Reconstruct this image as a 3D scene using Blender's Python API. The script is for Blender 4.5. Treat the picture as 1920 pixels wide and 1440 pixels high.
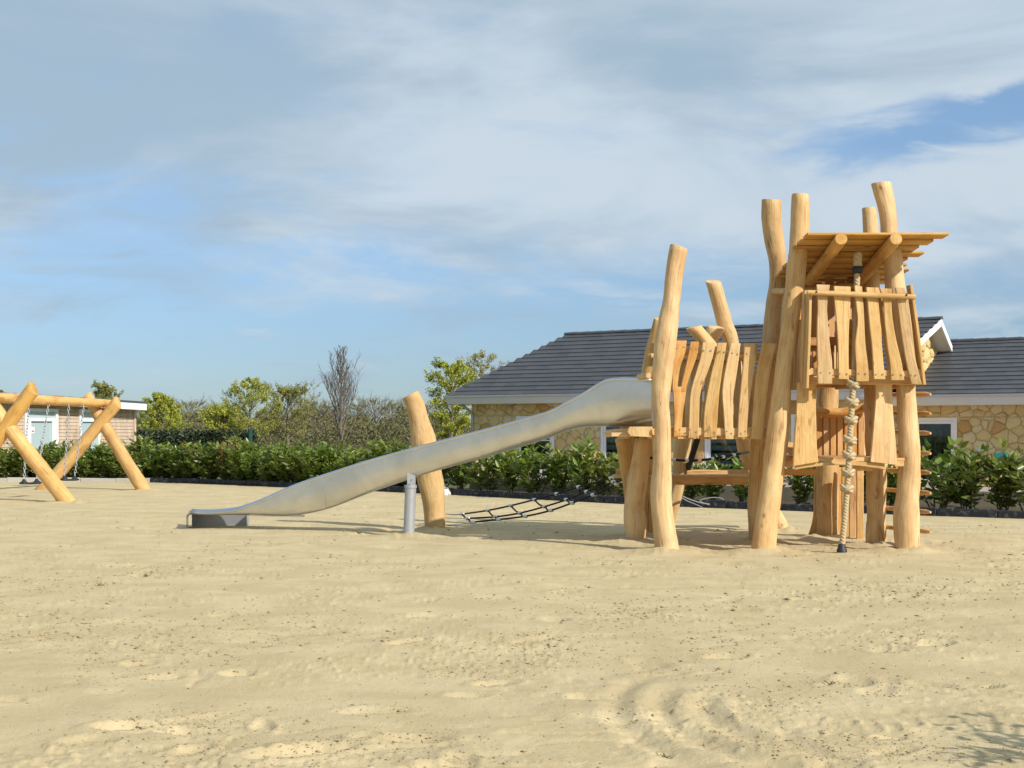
import bpy, math, random
import numpy as np
from mathutils import Vector, Matrix

# ------------------------------------------------------------------ camera, sky, sun, exposure
for o in list(bpy.data.objects): bpy.data.objects.remove(o)
scene = bpy.context.scene
COL = scene.collection
F, HZ, H = 2800.0, 810.0, 1.4          # focal length in photo pixels, horizon row, eye height (m)
cam_d = bpy.data.cameras.new('camera'); cam = bpy.data.objects.new('camera', cam_d); COL.objects.link(cam)
cam.location = (0, 0, H); cam.rotation_euler = (math.pi/2, 0, 0)
cam_d.sensor_width = 36; cam_d.lens = 36*F/1920; cam_d.shift_y = (HZ-720)/1920
cam_d.clip_start = .1; cam_d.clip_end = 3000
scene.camera = cam

SUN_EL, SUN_AZ = math.radians(32), math.radians(134)   # azimuth clockwise from +Y (view direction)
TOSUN = Vector((math.sin(SUN_AZ)*math.cos(SUN_EL), math.cos(SUN_AZ)*math.cos(SUN_EL), math.sin(SUN_EL)))
sd = bpy.data.lights.new('sun', 'SUN'); sd.energy = 4.2; sd.angle = math.radians(.55); sd.color = (1, .95, .87)
so = bpy.data.objects.new('sun', sd); COL.objects.link(so); so.location = (20, -20, 30)
so.rotation_euler = (-TOSUN).to_track_quat('-Z', 'Y').to_euler()

world = bpy.data.worlds.new('World'); scene.world = world; world.use_nodes = True
nt = world.node_tree; nt.nodes.clear()
def N(t, kind, **kw):
    n = t.nodes.new(kind)
    for k, v in kw.items():
        if k == 'inp':
            for kk, vv in v.items(): n.inputs[kk].default_value = vv
        else: setattr(n, k, v)
    return n
def mth(t, op, a, b=None, c=None, clamp=False):
    n = t.nodes.new('ShaderNodeMath'); n.operation = op; n.use_clamp = clamp
    for i, v in enumerate((a, b, c)):
        if v is None: continue
        if isinstance(v, (int, float)): n.inputs[i].default_value = v
        else: t.links.new(v, n.inputs[i])
    return n.outputs[0]
def sstep(t, v, lo, hi):
    n = t.nodes.new('ShaderNodeMapRange'); n.interpolation_type = 'SMOOTHSTEP'
    t.links.new(v, n.inputs['Value']); n.inputs['From Min'].default_value = lo; n.inputs['From Max'].default_value = hi
    return n.outputs['Result']
def mixc(t, fac, a, b, blend='MIX'):
    n = t.nodes.new('ShaderNodeMix'); n.data_type = 'RGBA'; n.blend_type = blend
    for s, v in ((n.inputs[0], fac), (n.inputs[6], a), (n.inputs[7], b)):
        if isinstance(v, (int, float)): s.default_value = v
        elif isinstance(v, tuple): s.default_value = (*v[:3], 1)
        else: t.links.new(v, s)
    return n.outputs[2]

sky = N(nt, 'ShaderNodeTexSky', sky_type='NISHITA', sun_disc=False)
sky.sun_elevation = SUN_EL; sky.sun_rotation = SUN_AZ; sky.air_density = 1.0; sky.dust_density = .25; sky.ozone_density = 2.0
tc = N(nt, 'ShaderNodeTexCoord')
sep = N(nt, 'ShaderNodeSeparateXYZ'); nt.links.new(tc.outputs['Generated'], sep.inputs[0])
dx, dy, dz = sep.outputs
zc = mth(nt, 'ADD', mth(nt, 'MAXIMUM', dz, 0.0), .19)
cmb = N(nt, 'ShaderNodeCombineXYZ')
nt.links.new(mth(nt, 'DIVIDE', dx, zc), cmb.inputs[0]); nt.links.new(mth(nt, 'DIVIDE', dy, zc), cmb.inputs[1])
def wnoise(scale, detail, rough, dist, off, sx=1.0, sy=1.0):
    m = N(nt, 'ShaderNodeMapping'); m.inputs['Location'].default_value = off; m.inputs['Scale'].default_value = (sx, sy, 1)
    nt.links.new(cmb.outputs[0], m.inputs[0])
    n = N(nt, 'ShaderNodeTexNoise', inp={'Scale': scale, 'Detail': detail, 'Roughness': rough, 'Distortion': dist})
    nt.links.new(m.outputs[0], n.inputs['Vector']); return n.outputs['Fac']
n1 = wnoise(2.0, 10, .56, .35, (3.1, 1.7, 0), 1.0, 1.05)      # cloud shapes
n2 = wnoise(1.5, 7, .55, .5, (7.7, 4.2, 0), .95, 1.0)         # light and dark within the sheet
n3 = wnoise(4.6, 8, .56, .5, (1.3, 9.2, 0), .9, 1.0)
# the sheet thins towards the horizon and towards the left; a clear gap high on the right
elev = sstep(nt, dz, .04, .20)
bias = mth(nt, 'MULTIPLY_ADD', elev, .27, -.045)
bias = mth(nt, 'ADD', bias, mth(nt, 'MULTIPLY', dx, mth(nt, 'MULTIPLY_ADD', elev, -.16, .24)))
def blob(cx, cz, wx, wz, slope=0.0):
    ux = mth(nt, 'DIVIDE', mth(nt, 'SUBTRACT', mth(nt, 'DIVIDE', dx, mth(nt, 'MAXIMUM', dy, .05)), cx), wx)
    zz = mth(nt, 'SUBTRACT', mth(nt, 'DIVIDE', dz, mth(nt, 'MAXIMUM', dy, .05)), cz)
    uz = mth(nt, 'DIVIDE', mth(nt, 'MULTIPLY_ADD', ux, -slope*wx, zz), wz)
    r2 = mth(nt, 'ADD', mth(nt, 'MULTIPLY', ux, ux), mth(nt, 'MULTIPLY', uz, uz))
    return mth(nt, 'POWER', 2.718, mth(nt, 'MULTIPLY', r2, -1.0))
gap = blob(.315, .213, .115, .020, .25)
bias = mth(nt, 'MULTIPLY_ADD', mth(nt, 'MULTIPLY', gap, sstep(nt, n3, .25, .60)), -.50, bias)
cov = sstep(nt, mth(nt, 'ADD', n1, bias), .40, .72)
cov2 = sstep(nt, mth(nt, 'ADD', n3, mth(nt, 'MULTIPLY', bias, .6)), .46, .78)
cov = mth(nt, 'MAXIMUM', mth(nt, 'MULTIPLY', cov, .93), mth(nt, 'MULTIPLY', cov2, .8))
shade = sstep(nt, mth(nt, 'MULTIPLY_ADD', dx, .22, n2), .36, .66)
ccol = mixc(nt, shade, (3.15, 4.2, 5.15), (5.1, 5.85, 6.5))
low = sstep(nt, dz, .0, .24)                      # hazier, duller air low down
skyc = mixc(nt, 1.0, sky.outputs[0], mixc(nt, low, (.45, .575, .82), (.93, .99, 1.08)), 'MULTIPLY')
fin = mixc(nt, cov, skyc, ccol)
bg = N(nt, 'ShaderNodeBackground'); bg.inputs['Strength'].default_value = .1
nt.links.new(fin, bg.inputs[0])
wo = N(nt, 'ShaderNodeOutputWorld'); nt.links.new(bg.outputs[0], wo.inputs[0])

scene.view_settings.view_transform = 'Standard'; scene.view_settings.look = 'None'
scene.view_settings.exposure = 0.27; scene.view_settings.gamma = 1.0; scene.view_settings.use_curve_mapping = False
scene.cycles.max_bounces = 8; scene.cycles.transparent_max_bounces = 12

# ------------------------------------------------------------------ helpers
rng = random.Random(7)
def W(px, py, Y): return Vector(((px-960)/F*Y, Y, H+(HZ-py)/F*Y))
def YG(py, z=0.0): return (H-z)*F/(py-HZ)
ORG = {}
def org(p):
    return ORG.get(p.as_pointer(), Vector((0, 0, 0))) if p is not None else Vector((0, 0, 0))
def tag(o, label=None, cat=None, group=None, kind=None):
    if label: o['label'] = label
    if cat: o['category'] = cat
    if group: o['group'] = group
    if kind: o['kind'] = kind
    return o
def thing(name, loc, label, cat, group=None):
    e = bpy.data.objects.new(name, None); COL.objects.link(e); e.location = loc; e.empty_display_size = .2
    ORG[e.as_pointer()] = Vector(loc)
    return tag(e, label, cat, group)
class MB:
    """collects geometry for one mesh"""
    def __init__(s): s.v = []; s.f = []; s.g = []
    def add(s, v, f, g=None):
        b = len(s.v); s.v += [tuple(p) for p in v]; s.f += [tuple(i+b for i in q) for q in f]
        s.g += [tuple(p) for p in (g if g is not None else v)]
        return s
    def box(s, c, ax, ay, az):
        c = Vector(c); v = []
        for i in (-1, 1):
            for j in (-1, 1):
                for k in (-1, 1): v.append(c+i*ax+j*ay+k*az)
        return s.add(v, [(0,1,3,2),(4,6,7,5),(0,4,5,1),(2,3,7,6),(0,2,6,4),(1,5,7,3)])
    def loft(s, rings, caps=True, grain=None):
        n = len(rings[0]); v = [p for r in rings for p in r]; f = []
        for i in range(len(rings)-1):
            for j in range(n):
                a, b = i*n+j, i*n+(j+1) % n
                f.append((a, b, b+n, a+n))
        if caps:
            f.append(tuple(range(n-1, -1, -1))); f.append(tuple(range((len(rings)-1)*n, len(rings)*n)))
        return s.add(v, f, grain)
    def tube(s, pts, rad, sides=8, caps=True):
        rings, gr = [], []
        pts = [Vector(p) for p in pts]; L = 0
        up = Vector((.31, .95, .05))
        for i, p in enumerate(pts):
            d = (pts[min(i+1, len(pts)-1)]-pts[max(i-1, 0)]).normalized()
            if abs(d.dot(up)) > .97: up = Vector((1, .1, 0))
            e1 = d.cross(up).normalized(); e2 = d.cross(e1)
            r = rad[i] if isinstance(rad, (list, tuple)) else rad
            if i: L += (p-pts[i-1]).length
            ring = []
            for j in range(sides):
                a = 2*math.pi*j/sides
                ring.append(p+(e1*math.cos(a)+e2*math.sin(a))*r); gr.append((math.cos(a)*r, math.sin(a)*r, L))
            rings.append(ring)
        return s.loft(rings, caps, gr)
    def build(s, name, mat, parent=None, smooth=True, sharp=None):
        o0 = org(parent)
        me = bpy.data.meshes.new(name)
        me.from_pydata([(x-o0.x, y-o0.y, z-o0.z) for x, y, z in s.v], [], s.f)
        at = me.attributes.new('grain', 'FLOAT_VECTOR', 'POINT')
        at.data.foreach_set('vector', np.array(s.g, dtype=np.float32).ravel())
        if smooth: me.polygons.foreach_set('use_smooth', [True]*len(me.polygons))
        if sharp is not None: me.set_sharp_from_angle(angle=math.radians(sharp))
        me.materials.append(mat); me.update()
        o = bpy.data.objects.new(name, me); COL.objects.link(o)
        if parent is not None:
            o.parent = parent; ORG[o.as_pointer()] = o0
        return o

def mat_new(name, base=(.5,.5,.5), rough=.7, metal=0.0, spec=.5):
    m = bpy.data.materials.new(name); m.use_nodes = True
    b = m.node_tree.nodes['Principled BSDF']
    b.inputs['Base Color'].default_value = (*base, 1); b.inputs['Roughness'].default_value = rough
    b.inputs['Metallic'].default_value = metal; b.inputs['Specular IOR Level'].default_value = spec
    return m, m.node_tree, b
def coord(t, kind, scale, obj_random=False):
    if kind == 'grain':
        a = N(t, 'ShaderNodeAttribute', attribute_name='grain'); v = a.outputs['Vector']
    else:
        a = N(t, 'ShaderNodeTexCoord'); v = a.outputs[kind]
    if obj_random:
        oi = N(t, 'ShaderNodeObjectInfo')
        ad = N(t, 'ShaderNodeVectorMath', operation='ADD'); t.links.new(v, ad.inputs[0])
        mu = N(t, 'ShaderNodeVectorMath', operation='SCALE'); mu.inputs[0].default_value = (37, 53, 71)
        t.links.new(oi.outputs['Random'], mu.inputs['Scale']); t.links.new(mu.outputs[0], ad.inputs[1]); v = ad.outputs[0]
    m = N(t, 'ShaderNodeMapping'); m.inputs['Scale'].default_value = scale; t.links.new(v, m.inputs[0])
    return m.outputs[0]
def noise(t, vec, scale=1.0, detail=4, rough=.5, dist=0.0):
    n = N(t, 'ShaderNodeTexNoise', inp={'Scale': scale, 'Detail': detail, 'Roughness': rough, 'Distortion': dist})
    t.links.new(vec, n.inputs['Vector']); return n.outputs['Fac']
def bump(t, b, h, strength, dist):
    n = N(t, 'ShaderNodeBump', inp={'Strength': strength, 'Distance': dist}); t.links.new(h, n.inputs['Height'])
    t.links.new(n.outputs[0], b.inputs['Normal'])

def wood_material(name, light, mid, dark, rough=.62, fine=1.0):
    m, t, b = mat_new(name, mid, rough, spec=.3)
    fib = noise(t, coord(t, 'grain', (55*fine, 55*fine, 2.2), True), 1, 5, .6, .2)
    brd = noise(t, coord(t, 'grain', (7*fine, 7*fine, .9), True), 1, 4, .55, .9)
    blo = noise(t, coord(t, 'grain', (3, 3, 2.2), True), 1, 3, .5)
    c = mixc(t, sstep(t, brd, .3, .72), mid, light)
    c = mixc(t, mth(t, 'MULTIPLY', sstep(t, fib, .46, .76), .6), c, dark)
    c = mixc(t, mth(t, 'MULTIPLY', sstep(t, blo, .48, .72), .55), c, (mid[0]*.80, mid[1]*.68, mid[2]*.58))
    bl2 = noise(t, coord(t, 'grain', (11, 11, 7), True), 1, 4, .6)
    c = mixc(t, mth(t, 'MULTIPLY', sstep(t, bl2, .52, .74), .35), c, (mid[0]*.70, mid[1]*.56, mid[2]*.48))
    vo = N(t, 'ShaderNodeTexVoronoi', feature='F1', inp={'Scale': 1.0, 'Randomness': 1.0})
    t.links.new(coord(t, 'grain', (4.2, 4.2, 2.6), True), vo.inputs['Vector'])
    kn = mth(t, 'SUBTRACT', 1.0, sstep(t, mth(t, 'ADD', vo.outputs['Distance'], mth(t, 'MULTIPLY', fib, .06)), .07, .15))
    sc_ = N(t, 'ShaderNodeSeparateColor'); t.links.new(vo.outputs['Color'], sc_.inputs[0])
    kn = mth(t, 'MULTIPLY', kn, mth(t, 'GREATER_THAN', sc_.outputs[0], .72))
    c = mixc(t, mth(t, 'MULTIPLY', kn, .7), c, tuple(x*.6 for x in dark))
    ck = noise(t, coord(t, 'grain', (10*fine, 10*fine, .45), True), 1, 3, .5, .35)
    ckm = mth(t, 'MULTIPLY', mth(t, 'SUBTRACT', 1.0, sstep(t, mth(t, 'ABSOLUTE', mth(t, 'SUBTRACT', ck, .5)), .003, .016)), sstep(t, blo, .46, .58))
    c = mixc(t, mth(t, 'MULTIPLY', ckm, .55), c, tuple(x*.45 for x in dark))
    oi = N(t, 'ShaderNodeObjectInfo')
    hs = N(t, 'ShaderNodeHueSaturation')
    t.links.new(mth(t, 'MULTIPLY_ADD', oi.outputs['Random'], .20, .90), hs.inputs['Value'])
    t.links.new(mth(t, 'MULTIPLY_ADD', mth(t, 'FRACT', mth(t, 'MULTIPLY', oi.outputs['Random'], 7.3)), .16, .92), hs.inputs['Saturation'])
    t.links.new(c, hs.inputs['Color']); t.links.new(hs.outputs[0], b.inputs['Base Color'])
    hgt = mth(t, 'MULTIPLY_ADD', fib, .5, mth(t, 'MULTIPLY', brd, .8))
    bump(t, b, mth(t, 'MULTIPLY_ADD', bl2, .8, hgt), .55, .02)
    return m
WOOD = wood_material('robinia_wood', (.70,.495,.24), (.61,.375,.15), (.35,.175,.062))
PLANK = wood_material('sawn_oak', (.70,.485,.23), (.61,.375,.15), (.38,.19,.07))
ROOFW = wood_material('roof_larch', (.62,.385,.13), (.53,.295,.085), (.33,.155,.04))
SWINGW = wood_material('swing_wood', (.68,.44,.17), (.60,.35,.11), (.36,.17,.045))
REDW = wood_material('fresh_larch', (.65,.40,.17), (.57,.31,.115), (.36,.16,.055))
STEEL, t_, b_ = mat_new('brushed_steel', (.66,.655,.64), .34, 1.0)
nz = noise(t_, coord(t_, 'grain', (3, 3, 160)), 1, 3, .6)
nz2 = noise(t_, coord(t_, 'Object', (2.3, 2.3, 2.3)), 1, 5, .6, .4)
t_.links.new(mth(t_, 'MULTIPLY_ADD', nz2, .14, mth(t_, 'MULTIPLY_ADD', nz, .06, .24)), b_.inputs['Roughness'])
bump(t_, b_, nz2, .03, .02)
t_.links.new(mixc(t_, sstep(t_, nz2, .35, .75), (.73,.75,.78), (.62,.635,.65)), b_.inputs['Base Color'])
GALV, t_, b_ = mat_new('galvanised_tube', (.42,.43,.44), .45, .35)
nz = noise(t_, coord(t_, 'Object', (14, 14, 14)), 1, 4, .6)
t_.links.new(mixc(t_, nz, (.32,.33,.35), (.47,.48,.49)), b_.inputs['Base Color'])
BOLT, _, _ = mat_new('zinc_bolt', (.38,.38,.38), .4, .9)
BLACK, t_, b_ = mat_new('black_rubber', (.018,.019,.021), .55)
ROPEB, _, _ = mat_new('black_rope', (.015,.015,.017), .8)
ROPE, t_, b_ = mat_new('hemp_rope', (.66,.55,.37), .85, spec=.2)
nz = noise(t_, coord(t_, 'Object', (60, 60, 60)), 1, 4, .6)
t_.links.new(mixc(t_, nz, (.42,.32,.18), (.60,.48,.30)), b_.inputs['Base Color']); bump(t_, b_, nz, .4, .01)
ALU, _, _ = mat_new('aluminium_clamp', (.75,.76,.78), .35, .6)

# ------------------------------------------------------------------ the ground
def hash2(ix, iy, s):
    n = (ix.astype(np.int64)*374761393 + iy.astype(np.int64)*668265263 + s*1442695041) & 0x7fffffff
    n = ((n ^ (n >> 13))*1274126177) & 0x7fffffff
    n = n ^ (n >> 16)
    return (n & 0xffff)/65535.0
def vn(x, y, s):
    ix = np.floor(x); iy = np.floor(y); fx = x-ix; fy = y-iy
    fx = fx*fx*fx*(fx*(fx*6-15)+10); fy = fy*fy*fy*(fy*(fy*6-15)+10)
    a = hash2(ix, iy, s); b = hash2(ix+1, iy, s); c = hash2(ix, iy+1, s); d = hash2(ix+1, iy+1, s)
    return (a+(b-a)*fx)*(1-fy)+(c+(d-c)*fx)*fy
def fbm(x, y, s, o=3, g=.5):
    t = 0; a = 1; w = 0
    for k in range(o):
        t = t+a*(vn(x*2**k+17.3*k, y*2**k-9.1*k, s+k)-.5); w += a; a *= g
    return t/w
def sm(x, lo, hi):
    u = np.clip((x-lo)/(hi-lo), 0, 1); return u*u*(3-2*u)

KERB_PX = [(-900,905),(-300,904),(0,904.5),(150,904),(300,904.5),(545,914),(700,921),(833,927),(1000,936.5),(1096,941.5),(1266,950),(1520,959.5),(1727,967),(1920,973),(2300,984),(2900,1000)]
ka = np.array([(p[0]-960)/F for p in KERB_PX]); kY = np.array([YG(p[1]) for p in KERB_PX])
def kerbY(a): return np.interp(a, ka, kY)

sand_feet = []
post_bases = [((x-960)/F*y, y, r) for x, y, r in ((1250,17.8,.15),(1432,17.8,.15),(1702,17.8,.15),(1423,19.3,.13),(1643,18.9,.13),(1192,19.5,.13),(1188,20.2,.1),(1217,20.6,.1),(1462,21.6,.12),(816,21.5,.14),(765,20.1,.08),(1570,19.8,.3),(124,30.2,.16),(268,36.0,.16),(86,36.6,.16))]
def sand_height(X, Y):
    far = np.clip(9.0/np.maximum(Y, 1), 0, 1)
    h = (.034*fbm(X/2.3, Y/2.3, 11, 3)) + .030*fbm(X/.62, Y/.62, 21, 3)*np.clip(12/Y, .3, 1)
    rid = np.abs(fbm(X/.5+3*fbm(X/1.4, Y/1.4, 33, 2), Y/.38, 31, 3))
    h += -.011*np.exp(-(rid/.05)**2)*sm(fbm(X/1.7, Y/1.7, 35, 2), -.05, .22)*np.clip(14/Y, .25, 1)
    patch = sm(fbm(X/1.25+5, Y/1.25, 41, 3), -.02, .20)
    fine = fbm(X/.055, Y/.055, 51, 3)
    h += (.0028+.010*patch)*fine*np.clip(10/Y, .15, 1)
    clod = np.maximum(0, vn(X/.045, Y/.045, 61)-.70)*(.15+patch)
    h += .045*clod*np.clip(11/Y, .2, 1)
    pit = np.maximum(0, vn(X/.16, Y/.11, 71)-.74)*sm(fbm(X/.8, Y/.8, 73, 2), -.08, .15)
    h -= .05*pit*np.clip(13/Y, .3, 1)
    # footprints: oval dents with a soft rim and crumbs
    for fx, fy, ang, ln, wd, dp in sand_feet:
        m = (np.abs(X-fx) < .6) & (np.abs(Y-fy) < .6)
        if not m.any(): continue
        x = X[m]-fx; y = Y[m]-fy; c, s_ = math.cos(ang), math.sin(ang)
        r = np.sqrt(((x*c+y*s_)/ln)**2+((-x*s_+y*c)/wd)**2) + .25*fbm(x/.07+fx, y/.07+fy, 81, 2)
        dp = dp*(.55 if dp < .05 else .75)
        h[m] += -dp*(1-sm(r, .45, 1.05)) + .30*dp*np.exp(-((r-1.2)/.25)**2)
    for bx, by, br_ in post_bases:
        m = (np.abs(X-bx) < 1.0) & (np.abs(Y-by) < 1.0)
        if not m.any(): continue
        r = np.sqrt((X[m]-bx)**2+(Y[m]-by)**2); nz_ = fbm(X[m]/.16, Y[m]/.16, 95, 3)
        h[m] += .06*np.exp(-((r-br_*1.1)/.17)**2)*(.55+1.6*nz_) - .03*np.exp(-((r-.62)/.22)**2)*(.6+nz_)
    dp_ = np.exp(-((X+5.15)/.75)**2-((Y-22.2)/.7)**2); h -= .05*dp_
    # scraped arcs in the right foreground
    cx, cy = 1.60, 7.40
    r = np.sqrt((X-cx)**2+((Y-cy)*.62)**2)
    win = sm(r, .42, .56)*(1-sm(r, 1.05, 1.3))*sm(-(X-cx)*.75+(cy-Y)*.35, .1, .45)
    h += .012*np.sin(2*math.pi*(r+.04*fbm(X/.5, Y/.5, 91, 2))/.23)*win
    return h
r2 = random.Random(5)
for i in range(230):
    Y = 4.6+26*r2.random()**1.6; a = r2.uniform(-.5, .5)
    sand_feet.append((a*Y, Y, r2.uniform(-.9, .9)+(math.pi/2 if r2.random() < .5 else 0), r2.uniform(.10, .26), r2.uniform(.05, .13), r2.uniform(.014, .045)))
for px, py, ang, ln, wd, dp in ((930,1280,.25,.14,.07,.05),(760,1385,-.15,.22,.085,.055),(235,1365,.3,.17,.10,.05),(560,1410,.6,.28,.14,.05),(700,1335,.0,.2,.11,.035),(1240,1415,.3,.06,.04,.03),(1560,1283,.3,.09,.045,.045),(1668,1385,.2,.09,.05,.045),(1862,1288,.3,.08,.045,.04),(185,1098,.1,.18,.08,.04)):
    Y = YG(py); sand_feet.append(((px-960)/F*Y, Y, ang, ln, wd, dp))

NC, NR = 1250, 460
acols = np.linspace(-.60, .60, NC)
Ynear = 3.3
Yend = kerbY(acols)+.10
vv = np.linspace(0, 1, NR)**1.0
inv = (1/Ynear)*(1-vv[:, None])+(1/Yend[None, :])*vv[:, None]
SY = 1/inv; SX = SY*acols[None, :]
SZ = sand_height(SX, SY)
SZ *= 1-.75*sm(SY-(Yend[None, :]-1.5), 0, 1.4)
co = np.stack([SX, SY, SZ], -1).reshape(-1, 3).astype(np.float32)
idx = np.arange(NC*NR).reshape(NR, NC)
quads = np.stack([idx[:-1, :-1], idx[:-1, 1:], idx[1:, 1:], idx[1:, :-1]], -1).reshape(-1, 4)
me = bpy.data.meshes.new('sand')
me.vertices.add(len(co)); me.vertices.foreach_set('co', co.ravel())
me.loops.add(quads.size); me.loops.foreach_set('vertex_index', quads.ravel().astype(np.int32))
me.polygons.add(len(quads)); me.polygons.foreach_set('loop_start', np.arange(0, quads.size, 4, dtype=np.int32))
me.polygons.foreach_set('loop_total', np.full(len(quads), 4, dtype=np.int32))
me.polygons.foreach_set('use_smooth', np.ones(len(quads), dtype=bool))
me.update(calc_edges=True)
SAND, t, b = mat_new('playground_sand', (.5,.4,.23), .95, spec=.12)
g1 = noise(t, coord(t, 'Object', (1, 1, 1)), 420, 3, .7)
g2 = noise(t, coord(t, 'Object', (1, 1, 1)), 1.6, 5, .6, .4)
g3 = noise(t, coord(t, 'Object', (1, 1, 1)), 60, 5, .7)
g4 = noise(t, coord(t, 'Object', (1, 1, 1)), 16, 4, .65)
c = mixc(t, sstep(t, g2, .35, .68), (.55,.437,.248), (.64,.52,.308))
c = mixc(t, mth(t, 'MULTIPLY', sstep(t, g1, .5, .75), .30), c, (.40,.29,.135))
c = mixc(t, mth(t, 'MULTIPLY', sstep(t, g3, .62, .78), .22), c, (.36,.27,.15))
c = mixc(t, mth(t, 'MULTIPLY', sstep(t, g4, .58, .75), .16), c, (.42,.32,.18))
t.links.new(c, b.inputs['Base Color'])
g5 = noise(t, coord(t, 'Object', (1, 1, 1)), 28, 6, .75, .6)
bump(t, b, mth(t, 'MULTIPLY_ADD', g5, 1.6, mth(t, 'MULTIPLY_ADD', g3, .8, mth(t, 'MULTIPLY', g1, .35))), .55, .014)
me.materials.append(SAND)
sand = bpy.data.objects.new('sand', me); COL.objects.link(sand)
tag(sand, 'pale trodden playground sand', kind='structure')

# crumbs of sand, coloured darker than the ground, lying on the surface, in drifts
CRUMB, t, b = mat_new('dark_sand_crumb', (.33,.26,.15), .95, spec=.1)
g = noise(t, coord(t, 'Object', (1, 1, 1)), 9, 4, .6); t.links.new(mixc(t, g, (.30,.235,.135), (.47,.375,.22)), b.inputs['Base Color'])
rs = np.random.RandomState(21); nC = 150000
py = rs.uniform(960, 1470, nC); px = rs.uniform(-250, 2170, nC); cY = H*F/(py-HZ); cX = (px-960)/F*cY
dens = sm(fbm(cX/1.1, cY/1.5, 141, 3), .02, .26)*.55+.05
for hx, hy, hw, hh_, k in ((1030,1215,110,26,1.0),(1180,1150,150,30,.8),(1340,1200,120,25,.6),(180,1200,120,25,.6),(500,1180,200,40,.45),(1600,1400,160,30,.7),(1400,1320,130,35,.6),(1700,1190,90,25,.7),(1330,1130,120,20,.5),(790,1385,60,20,.4),(240,1360,50,18,.5),(1780,1420,120,20,.5),(130,1100,140,25,.4),(1750,1110,150,25,.45)):
    dens = dens+1.2*k*np.exp(-((px-hx)/hw)**2-((py-hy)/hh_)**2)
for fx, fy, ang, ln, wd, dp in sand_feet:
    dens = dens+1.1*np.exp(-((cX-fx)/(ln*.9))**2-((cY-fy)/(ln*.9))**2)
keep = (rs.uniform(0, 1, nC) < dens*.21)
cX, cY = cX[keep], cY[keep]; nC = len(cX)
cS = np.minimum(np.exp(rs.normal(math.log(.0042), .5, nC)), .013)*np.clip(cY/7, .9, 2.0)
octv = np.array([(1,0,0),(0,1,0),(-1,0,0),(0,-1,0),(.1,.1,.55),(0,0,-.5)], float)
V6 = octv[None]*(1+rs.uniform(-.35,.35,(nC,6,1)))
ang = rs.uniform(0, 6.28, nC); ca, sa = np.cos(ang), np.sin(ang); st_x = rs.uniform(.9, 1.9, nC)
vx = V6[...,0]*st_x[:,None]; vy = V6[...,1]
V6 = np.stack([vx*ca[:,None]-vy*sa[:,None], vx*sa[:,None]+vy*ca[:,None], V6[...,2]], -1)*cS[:,None,None]
V6 += np.stack([cX, cY, sand_height(cX[None], cY[None])[0]+cS*.12], -1)[:,None,:]
fo = np.array([(0,1,4),(1,2,4),(2,3,4),(3,0,4),(1,0,5),(2,1,5),(3,2,5),(0,3,5)])
fc = (np.arange(nC)[:,None,None]*6+fo[None]).reshape(-1,3)
me = bpy.data.meshes.new('sand_crumbs'); me.vertices.add(nC*6); me.vertices.foreach_set('co', V6.reshape(-1).astype(np.float32))
me.loops.add(fc.size); me.loops.foreach_set('vertex_index', fc.ravel().astype(np.int32)); me.polygons.add(len(fc))
me.polygons.foreach_set('loop_start', np.arange(0, fc.size, 3, dtype=np.int32)); me.polygons.foreach_set('loop_total', np.full(len(fc), 3, dtype=np.int32)); me.update(calc_edges=True); me.materials.append(CRUMB)
o = bpy.data.objects.new('sand_crumbs', me); COL.objects.link(o); tag(o, 'dark crumbs of sand scattered over the playground', kind='stuff'); print('crumbs', nC)

GROUND, t, b = mat_new('rough_grass_ground', (.1,.12,.04), .95, spec=.1)
g2 = noise(t, coord(t, 'Object', (1, 1, 1)), .6, 6, .65); g3 = noise(t, coord(t, 'Object', (1, 1, 1)), 9, 5, .7)
c = mixc(t, g2, (.085,.125,.035), (.17,.17,.075)); c = mixc(t, mth(t, 'MULTIPLY', g3, .5), c, (.12,.09,.05))
t.links.new(c, b.inputs['Base Color'])
m = MB(); m.add([(-1500,-300,-.10),(1500,-300,-.10),(1500,2400,-.10),(-1500,2400,-.10)], [(0,1,2,3)])
tag(m.build('ground', GROUND, smooth=False), 'grass and soil around the playground', kind='structure')
# sand outside the finely modelled fan
m = MB()
pol = [(a*Yv, Yv-.02, -.07) for a, Yv in zip(ka, kY)]
m.add([(-38,-14,-.07),(44,-14,-.07)]+pol[::-1], [tuple(range(2+len(pol)))])
tag(m.build('sand_surround', SAND, smooth=False), 'pale playground sand to the sides', kind='structure')

# planting bed soil + terrace behind the kerb
SOIL, t, b = mat_new('bed_soil', (.1,.075,.05), .95, spec=.1)
g = noise(t, coord(t, 'Object', (1, 1, 1)), 14, 6, .7)
t.links.new(mixc(t, g, (.06,.045,.03), (.17,.13,.085)), b.inputs['Base Color']); bump(t, b, g, .9, .04)
m = MB(); v = []; f = []
for i, (a, Yv) in enumerate(zip(ka, kY)):
    v += [(a*Yv, Yv+.02, .045), (a*(Yv+2.6), Yv+2.6, .075)]
    if i: f.append((2*i-2, 2*i, 2*i+1, 2*i-1))
m.add(v, f); tag(m.build('planting_bed', SOIL, smooth=False), 'dark soil of the planting bed behind the kerb', kind='structure')
exec_after = []
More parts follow.
